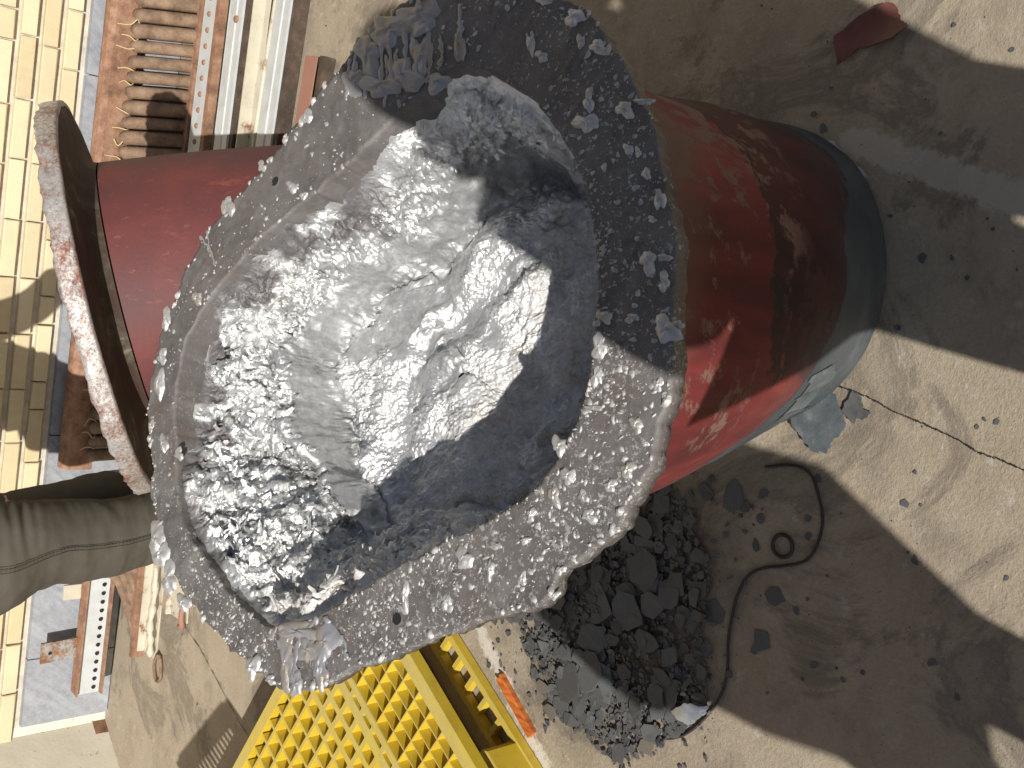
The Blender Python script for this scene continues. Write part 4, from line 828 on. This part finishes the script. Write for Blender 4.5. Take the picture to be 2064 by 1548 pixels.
while cnt < 290 and tries < 9000:
    tries += 1; x = rf.uniform(bx0, bx1); y = rf.uniform(by0, by1)
    if not poly_in((x, y), rub): continue
    ic = poly_in((x, y), core)
    if not ic and rf.random() < .15: continue
    s_ = rf.choice([.011, .014, .017, .02, .024, .029]) if ic else rf.choice([.009, .012, .015, .018, .024])
    if rf.random() < .1 and ic: s_ = rf.uniform(.034, .05)
    if not clear(x, y, s_): continue
    z_ = pile_h(x, y)*(cnt/290)+.002+s_*.12; tl = .1 if not ic else .16
    o = inst('slate_flake', rf.choice(FM), None, Matrix.Translation((x, y, z_))@Matrix.Rotation(rf.uniform(0, 6.28), 4, 'Z')@Matrix.Rotation(rf.uniform(-tl, tl), 4, 'X')@Matrix.Rotation(rf.uniform(-tl, tl), 4, 'Y')@Matrix.Scale(s_, 4))
    props(o, 'dark slate-like flake in the heap between the pot and the pallet', 'flake', 'dark flakes heaped beside the pot'); cnt += 1
gm = MB(); n_ = 0
while n_ < 3600:
    x = rf.uniform(bx0-.03, bx1+.03); y = rf.uniform(by0-.03, by1+.03)
    if not poly_in((x, y), rub) and rf.random() < .93: continue
    n_ += 1
    if not clear(x, y): continue
    s_ = rf.choice([.002, .003, .004, .005, .007, .009]); V, Fs = flake_mesh(n_, .12, 5); M_ = Matrix.Translation((x, y, pile_h(x, y)*rf.uniform(.3, .9)+.0015))@Matrix.Rotation(rf.uniform(0, 6.28), 4, 'Z')@Matrix.Rotation(rf.uniform(-.3, .3), 4, 'X')@Matrix.Scale(s_, 4)
    gm.add(([tuple(M_@Vector(v_)) for v_ in V], Fs))
o = gm.build('flake_grit', M_slate); props(o, 'fine dark crumbs among the slate-like flakes', 'grit', None, 'stuff')
# crumbs over the rest of the yard
gm = MB(); n_ = 0
while n_ < 420:
    x = rf.uniform(-.9, .75); y = rf.uniform(.35, 1.7)
    if n_ > 300: x, y = rf.uniform(-1.7, .9), rf.uniform(1.6, 3.0)
    n_ += 1
    if not clear(x, y, .01): continue
    s_ = rf.choice([.0012, .0016, .002, .002, .003, .004]); V, Fs = flake_mesh(n_+5000, .3, 5); M_ = Matrix.Translation((x, y, .0005))@Matrix.Rotation(rf.uniform(0, 6.28), 4, 'Z')@Matrix.Scale(s_, 4)
    gm.add(([tuple(M_@Vector(v_)) for v_ in V], Fs))
o = gm.build('yard_grit', M_slate); props(o, 'scattered dark grit on the concrete floor', 'grit', None, 'stuff')
dk = D['darkfl']; sizes = [.04, .034, .036, .022, .018, .036, .03, .02, .028, .014, .014, .012, .01, .012, .014, .012, .014, .012, .014, .007, .008, .006, .012, .01, .012, .008, .012, .01, .008, .006, .007, .006, .007, .008, .008, .007, .01]
for k, (p, s_) in enumerate(zip(dk, sizes)):
    if not clear(p[0], p[1], s_*.6): continue
    o = inst('slate_flake', FM[k % 26], None, Matrix.Translation((p[0], p[1], .0012))@Matrix.Rotation(k*1.7, 4, 'Z')@Matrix.Diagonal((s_*.72, s_*.72, s_*.5, 1)))
    props(o, 'single dark flake lying loose on the concrete away from the heap', 'flake', 'loose dark flakes on the concrete')
def slab(name, label, cat, pts, th_, mat, warp, jag=.0022, sub=5, group=None):
    P = [Vector(p) for p in pts]; c_ = sum(P, Vector())/len(P); r = random.Random(len(name)+len(pts)); ring = []
    for i in range(len(P)):
        for k in range(sub):
            q = P[i].lerp(P[(i+1) % len(P)], k/sub); ring.append(q+Vector((r.uniform(-jag, jag), r.uniform(-jag, jag), 0)))
    n = len(ring); V = []; rings = 7
    for top in (1, 0):
        for j in range(rings):
            s_ = 1-j/rings
            for q in ring:
                w = c_+(q-c_)*s_; V.append((w.x, w.y, .002+warp(w.x-c_.x, w.y-c_.y)+(th_ if top else 0)))
        V.append((c_.x, c_.y, .002+warp(0, 0)+(th_ if top else 0)))
    Fs = []; off = rings*n+1
    for T in (0, 1):
        o_ = T*off
        for j in range(rings-1):
            for k in range(n):
                f = (o_+j*n+k, o_+j*n+(k+1) % n, o_+(j+1)*n+(k+1) % n, o_+(j+1)*n+k); Fs.append(f if T == 0 else f[::-1])
        for k in range(n): Fs.append((o_+(rings-1)*n+k, o_+(rings-1)*n+(k+1) % n, o_+off-1))
    for k in range(n): Fs.append((k, off+k, off+(k+1) % n, (k+1) % n))
    o = mesh(name, V, Fs, mat); props(o, label, cat, group); return o
slab('scale_flake', 'large flat blue-grey scale flake on the concrete by the pot foot', 'flake', D['flA'], .003, M_scale, lambda x, y: .006+.05*(x+.06)**2+.9*x*x)
slab('scale_flake', 'small brownish scale flake touching the big blue-grey flake', 'flake', D['flB'], .002, M_slate, lambda x, y: .001+.8*y*y)
slab('metal_chunk', 'pale silvery lump at the edge of the dark flake heap', 'metal lump', D['silver'], .012, M_silverchunk, lambda x, y: .012-4*(x*x+y*y))
slab('paint_flake', 'curled red paint flake alone on the concrete at the far side', 'flake', D['redfl'], .0022, M_redflake, lambda x, y: .003+5.5*(x*.5+y*.85)**2+.05*abs(x), .0016)
# crumpled foil-like dross piece against the pot foot
fp = [Vector(p) for p in D['foil']]; c_ = fp[2]; V = []; nu, nv = 40, 16; d1 = (fp[1]-fp[0]); d2 = Vector((-d1.y, d1.x, 0)).normalized()
UU, VV = np.meshgrid(np.linspace(-.5, .5, nu), np.linspace(-.5, .5, nv), indexing='ij')
xy = np.array([c_.x, c_.y])+UU[..., None]*np.array([d1.x, d1.y])+VV[..., None]*np.array([d2.x, d2.y])*.026
nz = ridge(np.concatenate([xy*42, 0*UU[..., None]], -1), 4, 300)
xy = xy+.004*np.stack([fbm(np.concatenate([xy*60, 0*UU[..., None]], -1), 2, 301), fbm(np.concatenate([xy*60, 0*UU[..., None]], -1), 2, 302)], -1)
zz_ = .004+.012*np.cos(UU*3.1)*np.cos(VV*3.0)+.006*nz*(1-np.abs(VV)*1.6)
o = mesh('dross_scrap', np.concatenate([xy, np.maximum(.001, zz_)[..., None]], -1).reshape(-1, 3), grid_faces(nu, nv), M_drip, None, True)
props(o, 'crumpled shiny dross scrap at the foot of the pot', 'metal scrap')
# cord and ring
P = spline([(x, y, .003) for x, y, z in D['cord']], 6)
o = mesh('cord', *tube(P, .0025, 8), M_cord, None, True); props(o, 'thin dark cord curling round the dark flake heap', 'cord')
c_ = Vector(D['ring']); P = [c_+Vector((math.cos(q)*.0185, math.sin(q)*.0185, .0042)) for q in np.linspace(0, 2*math.pi, 33)]
o = mesh('rubber_ring', *tube(P, .0032, 8, False), M_cord, None, True); props(o, 'small dark ring lying next to the cord', 'ring')

# ------------------------------------------------------------------ people
def skin_obj(name, chains, mat, parent, sub=2, jitter=None):
    idx = {}; V = []; rad = []; Ed = []
    for ch in chains:
        last = None
        for x, y, z, r_ in ch:
            key = (round(x, 3), round(y, 3), round(z, 3))
            if key not in idx: idx[key] = len(V); V.append((x, y, z)); rad.append(r_)
            i = idx[key]
            if last is not None and last != i: Ed.append((last, i))
            last = i
    off = parent.location if parent else Vector((0, 0, 0))
    me = bpy.data.meshes.new(name); me.from_pydata([tuple(Vector(v)-off) for v in V], Ed, []); me.materials.append(mat)
    o = bpy.data.objects.new(name, me); COL.objects.link(o)
    if parent: o.parent = parent
    m = o.modifiers.new('skin', 'SKIN'); m.use_smooth_shade = True
    for i, r_ in enumerate(rad): me.skin_vertices[0].data[i].radius = (r_, r_); me.skin_vertices[0].data[i].use_root = (i == 0)
    s_ = o.modifiers.new('sub', 'SUBSURF'); s_.levels = sub; s_.render_levels = sub
    return o
def hand(w, d, up_, k=1.):
    """palm and five bent fingers from wrist w along direction d"""
    w, d = Vector(w), Vector(d).normalized(); u_ = Vector(up_); u_ = (u_-d*u_.dot(d)).normalized(); s_ = d.cross(u_)
    pal_ = w+d*.075*k; ch = [[(*w, .028*k), (*(w+d*.04*k), .034*k), (*pal_, .034*k)]]
    for i, (o_, L) in enumerate(((-.03, .07), (-.01, .08), (.011, .076), (.03, .06))):
        a = pal_+s_*o_*k; b = a+d*(L*.5*k); c = b+d*(L*.3*k)-u_*(L*.35*k)
        ch.append([(*pal_, .034*k), (*a, .0105*k), (*b, .0095*k), (*c, .008*k)])
    t0_ = w+d*.03*k-s_*.03*k; ch.append([(*(w+d*.04*k), .034*k), (*t0_, .013*k), (*(t0_+d*.04*k-s_*.015*k-u_*.01*k), .0095*k)])
    return ch
def figure(name, label, feet, hip, neck, head, wr, el, sh, knees, group=None, trouser=M_trouser, wide=1., hand_dir=((0, 1, 0), (0, 1, 0)), stance=.095, leg_r=.085, shadow_hood=False, own_trousers=True, facing=(0, 1, 0)):
    (fl_, fr_) = feet; base = ((fl_[0]+fr_[0])/2, (fl_[1]+fr_[1])/2, 0)
    pr = thing(name, label, 'person', base, group)
    H_ = Vector(hip); N_ = Vector(neck); Hd = Vector(head); side = (Vector(sh[1])-Vector(sh[0])).normalized(); fc = Vector(facing)
    hl, hr_ = H_-side*stance, H_+side*stance; ch_ = H_.lerp(N_, .62); wa = H_.lerp(N_, .3)
    body = [[(*H_, .13), (*wa, .125), (*ch_, .14), (*N_, .06), (*(N_.lerp(Hd, .45)), .055), (*(Hd-Vector((0, 0, .02))+fc*.012), .082), (*(Hd+Vector((0, 0, .075))), .078), (*(Hd+Vector((0, 0, .12))), .04)]]
    body.append([(*(Hd-Vector((0, 0, .02))+fc*.012), .082), (*(Hd+fc*.095-Vector((0, 0, .015))), .016)])
    for i, (h_, k_, f_) in enumerate(((hl, knees[0], fl_), (hr_, knees[1], fr_))):
        f_ = Vector(f_); an_ = f_+Vector((0, 0, .085))
        body.append([(*H_, .13), (*h_, .092), (*Vector(k_), .058), (*an_, .042), (*(f_+fc*.06+Vector((0, 0, .035))), .035), (*(f_+fc*.16+Vector((0, 0, .028))), .024)])
    for i in (0, 1):
        body.append([(*ch_, .14), (*Vector(sh[i]), .058), (*Vector(el[i]), .042), (*Vector(wr[i]), .028)])
        body += hand(wr[i], hand_dir[i], (0, 0, 1))
    skin_obj('body', body, M_skin, pr)
    # shirt, trousers, hair, shoes
    shirt = [[(*(H_-Vector((0, 0, .03))), .155*wide), (*wa, .15*wide), (*ch_, .162 if wide < 1.3 else .19), (*(ch_.lerp(N_, .75)), .075)]]
    for i in (0, 1): shirt.append([(*ch_, .162 if wide < 1.3 else .19), (*Vector(sh[i]), .074), (*Vector(el[i]), .058), (*(Vector(el[i]).lerp(Vector(wr[i]), .8)), .046)])
    if shadow_hood: shirt.append([(*(ch_.lerp(N_, .75)), .075), (*N_, .12), (*N_.lerp(Hd, .5), .125), (*Hd, .125), (*(Hd+Vector((0, 0, .08))), .1)])  # added bulk round the head, only to block sun
    skin_obj('shirt', shirt, M_shirt, pr)
    if own_trousers:
        tr = []
        for h_, k_, f_ in ((hl, knees[0], fl_), (hr_, knees[1], fr_)):
            f_ = Vector(f_); tr.append([(*(H_+Vector((0, 0, .04))), .15*wide), (*h_, .108*wide*leg_r/.085), (*Vector(k_), leg_r), (*(f_+Vector((0, 0, .1))), leg_r*.9)])
        skin_obj('trousers', tr, trouser, pr)
    V, Fs = [], []
    for i in range(9):
        ph = math.pi*.56*i/8
        for k in range(20):
            q = 2*math.pi*k/20; d_ = Vector((math.sin(ph)*math.cos(q), math.sin(ph)*math.sin(q), math.cos(ph)))
            back = -d_.dot(fc); V.append(tuple(Hd+Vector((0, 0, .03))+Vector((d_.x*.1, d_.y*.1, d_.z*.115-.05*max(0, back)*(ph > 1.2)))*(1+.02*math.sin(7*q))-fc*.012))
    mesh('hair', V, grid_faces(9, 20)[:], M_hair, pr, True)
    for f_ in feet:
        f_ = Vector(f_); mesh('shoe', *tube([f_-fc*.07+Vector((0, 0, .03)), f_-fc*.06+Vector((0, 0, .045)), f_+Vector((0, 0, .055)), f_+fc*.08+Vector((0, 0, .043)), f_+fc*.18+Vector((0, 0, .032)), f_+fc*.2+Vector((0, 0, .025))], [.025, .042, .048, .047, .042, .015], 12, True, ((0, 0, 1), .75)), M_shoe, pr, True)
    return pr
# the worker standing behind the pot: only the legs are in the picture
LG = D['leg']; LEGY = 2.42
worker = figure('person', 'person in grey-olive trousers standing behind the pot, only the legs in view',
    ((-.865, 2.42, 0), (-.83, 2.60, 0)), (-.88, 2.50, .95), (-.74, 2.47, 1.42), (-.68, 2.46, 1.62),
    ((-.47, 2.30, 1.02), (-.50, 2.62, 1.08)), ((-.62, 2.27, 1.13), (-.63, 2.68, 1.15)), ((-.75, 2.29, 1.38), (-.73, 2.66, 1.38)),
    ((-.885, 2.42, .5), (-.885, 2.6, .5)), own_trousers=False, facing=(.97, .1, 0), hand_dir=((1, 0, -.2), (1, 0, -.2)))
def trouser_leg(name, cl, ybase, seed, seamed):
    """cl: [(x, y, z, half width)] from top to hem"""
    nz, na_ = 200, 110; zs = np.array([c[2] for c in cl])[::-1]
    zz = np.linspace(cl[0][2], cl[-1][2], nz)
    f = lambda k: np.interp(zz, zs, np.array([c[k] for c in cl])[::-1])
    cx, cy, hw = f(0), f(1), f(3)
    for arr in (cx, cy, hw):
        for _ in range(10): arr[1:-1] = (arr[:-2]+2*arr[1:-1]+arr[2:])/4
    q = np.linspace(0, 2*math.pi, na_, endpoint=False)
    ZZ, QQ = np.meshgrid(zz, q, indexing='ij')
    X_ = cx[:, None]+hw[:, None]*np.cos(QQ); Y_ = cy[:, None]+hw[:, None]*.88*np.sin(QQ)
    P3 = np.stack([X_, Y_, ZZ], -1); P4 = P3*np.array([7, 7, 14])+seed
    w = .006*fbm(P4*.8, 3, 400+seed)+.0018*ridge(P3*np.array([7, 7, 12])+seed, 3, 410+seed)
    # gathered folds at the back of the knee
    fold = np.exp(-((ZZ-.69)/.045)**2)*np.clip(np.cos(QQ-.1)*.9-.0, 0, 1)*np.sin(ZZ*230+2.2*np.sin(QQ*2))*.0032
    fold += np.exp(-((ZZ-.64)/.05)**2)*np.clip(-np.cos(QQ+.2), 0, 1)*np.sin(ZZ*90+QQ*3)*.004
    w = w+fold
    X_ += w*np.cos(QQ); Y_ += w*np.sin(QQ)
    V = np.stack([X_, Y_, ZZ], -1)
    o = mesh(name, V.reshape(-1, 3), grid_faces(nz, na_)[:], M_trouser, worker, True)
    # close the loft round
    me = o.data; Fs = grid_faces(nz, na_); extra = np.array([[i*na_+na_-1, i*na_, (i+1)*na_, (i+1)*na_+na_-1] for i in range(nz-1)])
    bpy.data.objects.remove(o)
    o = mesh(name, V.reshape(-1, 3), np.concatenate([Fs, extra[:, ::-1]]), M_trouser, worker, True)
    if seamed:
        k = int((1.5*math.pi+.17)/(2*math.pi)*na_)
        for off_, r_ in ((-1, .0011), (1, .0011)):
            P = [Vector(V[i, k+off_])+Vector((0, -.0008, 0)) for i in range(0, nz, 3)]; mesh('seam', *tube(P, r_, 5), M_thread, o)
        P = [Vector(V[i, k])+Vector((0, -.0002, 0)) for i in range(0, nz, 2)]; mesh('seam', *tube(P, .0034, 6, True, ((0, 1, 0), .6)), M_trouser, o, True)
        mb = MB()
        for i in range(2, nz-2, 2): mb.box(Vector(V[i, k])+Vector((0, -.0028, 0)), (.007, .0012, .0014))
        so_ = mb.build('stitches', M_thread, o); so_['kind'] = 'stuff'
    return o
cl = [(-.905, 2.47, .93, .14), (-.925, 2.44, .80, .142)]+[(x, LEGY, z, w) for x, z, w in LG]+[(-.862, LEGY, .2, .09), (-.865, LEGY, .07, .088)]
trouser_leg('trouser_leg', cl, LEGY, 1, True)
lb = D['legb']; cl = [(-.85, 2.53, .93, .13), (-.88, 2.57, .8, .12)]+[(x-.10, 2.60, z, .10) for x, z in lb]+[(-.84, 2.6, .18, .085), (-.81, 2.6, .07, .085)]
cl = sorted(cl, key=lambda c: -c[2]); trouser_leg('trouser_leg', cl, 2.6, 4, False)
# two people beside and behind the camera, seen only by their shadows
figure('person', 'person behind the camera holding the phone, whose shadow falls across the pot', ((-.13, -.34, 0), (.1, -.34, 0)), (-.035, -.32, .97), (-.01, -.25, 1.46), (.02, -.20, 1.635),
    ((-.09, -.10, 1.38), (.12, -.12, 1.41)), ((-.19, -.24, 1.17), (.24, -.2, 1.2)), ((-.19, -.25, 1.45), (.19, -.25, 1.45)), ((-.12, -.31, .5), (.1, -.31, .5)), wide=1.42, shadow_hood=True, hand_dir=((.2, .7, .7), (-.2, .7, .7)))  # clothing widened and head covering added to fill out the cast shadow
figure('person', 'person standing left of the camera, whose shadow covers the dark flakes', ((-.86, -.5, 0), (-.62, -.5, 0)), (-.75, -.5, .95), (-.79, -.47, 1.42), (-.79, -.45, 1.6),
    ((-.88, -.33, 1.05), (-.76, -.33, 1.10)), ((-1.0, -.42, 1.08), (-.65, -.42, 1.1)), ((-.97, -.48, 1.37), (-.62, -.48, 1.37)), ((-.84, -.48, .5), (-.645, -.48, .5)), hand_dir=((.9, .1, 0), (-.9, .1, .1)), wide=1.15, stance=.085, leg_r=.062)

# ------------------------------------------------------------------ plastic chair just outside the frame, its slotted back casts the striped shadow
CD = Vector((-.79, .61, 0)).normalized(); CN = Vector((-.61, -.79, 0)).normalized()   # along the back, towards the seat
C0 = Vector((-1.60, 1.60, 0)); W_ = .42
chair = thing('plastic_chair', 'white plastic garden chair with slotted back beside the yellow pallet', 'chair', tuple(C0+CD*W_/2+CN*.2))
cp = lambda a, d, z: C0+CD*a+CN*d+Vector((0, 0, z))
def bk(a, z): return cp(a, .10-(z-.3)*.24, z)
mb = MB()
def bar(a0, z0, a1, z1, w, th_=.01):
    p, q = bk(a0, z0), bk(a1, z1); mb.box((p+q)/2, ((q-p).length, th_, w), ax=(q-p), az=(0, 0, 1) if abs(z1-z0) < .01 else CD)
for z_, w in ((.66, .06), (.505, .05), (.34, .05)): bar(.03, z_, W_-.03, z_, w)
for a_ in (.03, W_-.03): bar(a_, .30, a_, .68, .06, .0104)
for i in range(13):
    a_ = .07+i*(W_-.14)/12; bar(a_, .34, a_, .5, .0105, .0092); bar(a_, .51, a_, .65, .0105, .0092)
mb.build('backrest', M_chair, chair)
mb = MB(); mb.box(cp(W_/2, .29, .30), (W_, .4, .018), ax=CD); mb.build('seat', M_chair, chair)
for a_ in (.03, W_-.03):
    for d_ in (.1, .46):
        mesh('leg', *tube([cp(a_, d_, .295), cp(a_*1.02-.005, d_+(.03 if d_ > .3 else -.03), .151 if 0 else .0)], [.022, .016], 10), M_chair, chair, True)
    mesh('armrest', *tube(spline([bk(a_, .48), cp(a_, .2, .5), cp(a_, .42, .48), cp(a_, .46, .31)], 5), .02, 8, True, ((0, 0, 1), .6)), M_chair, chair, True)
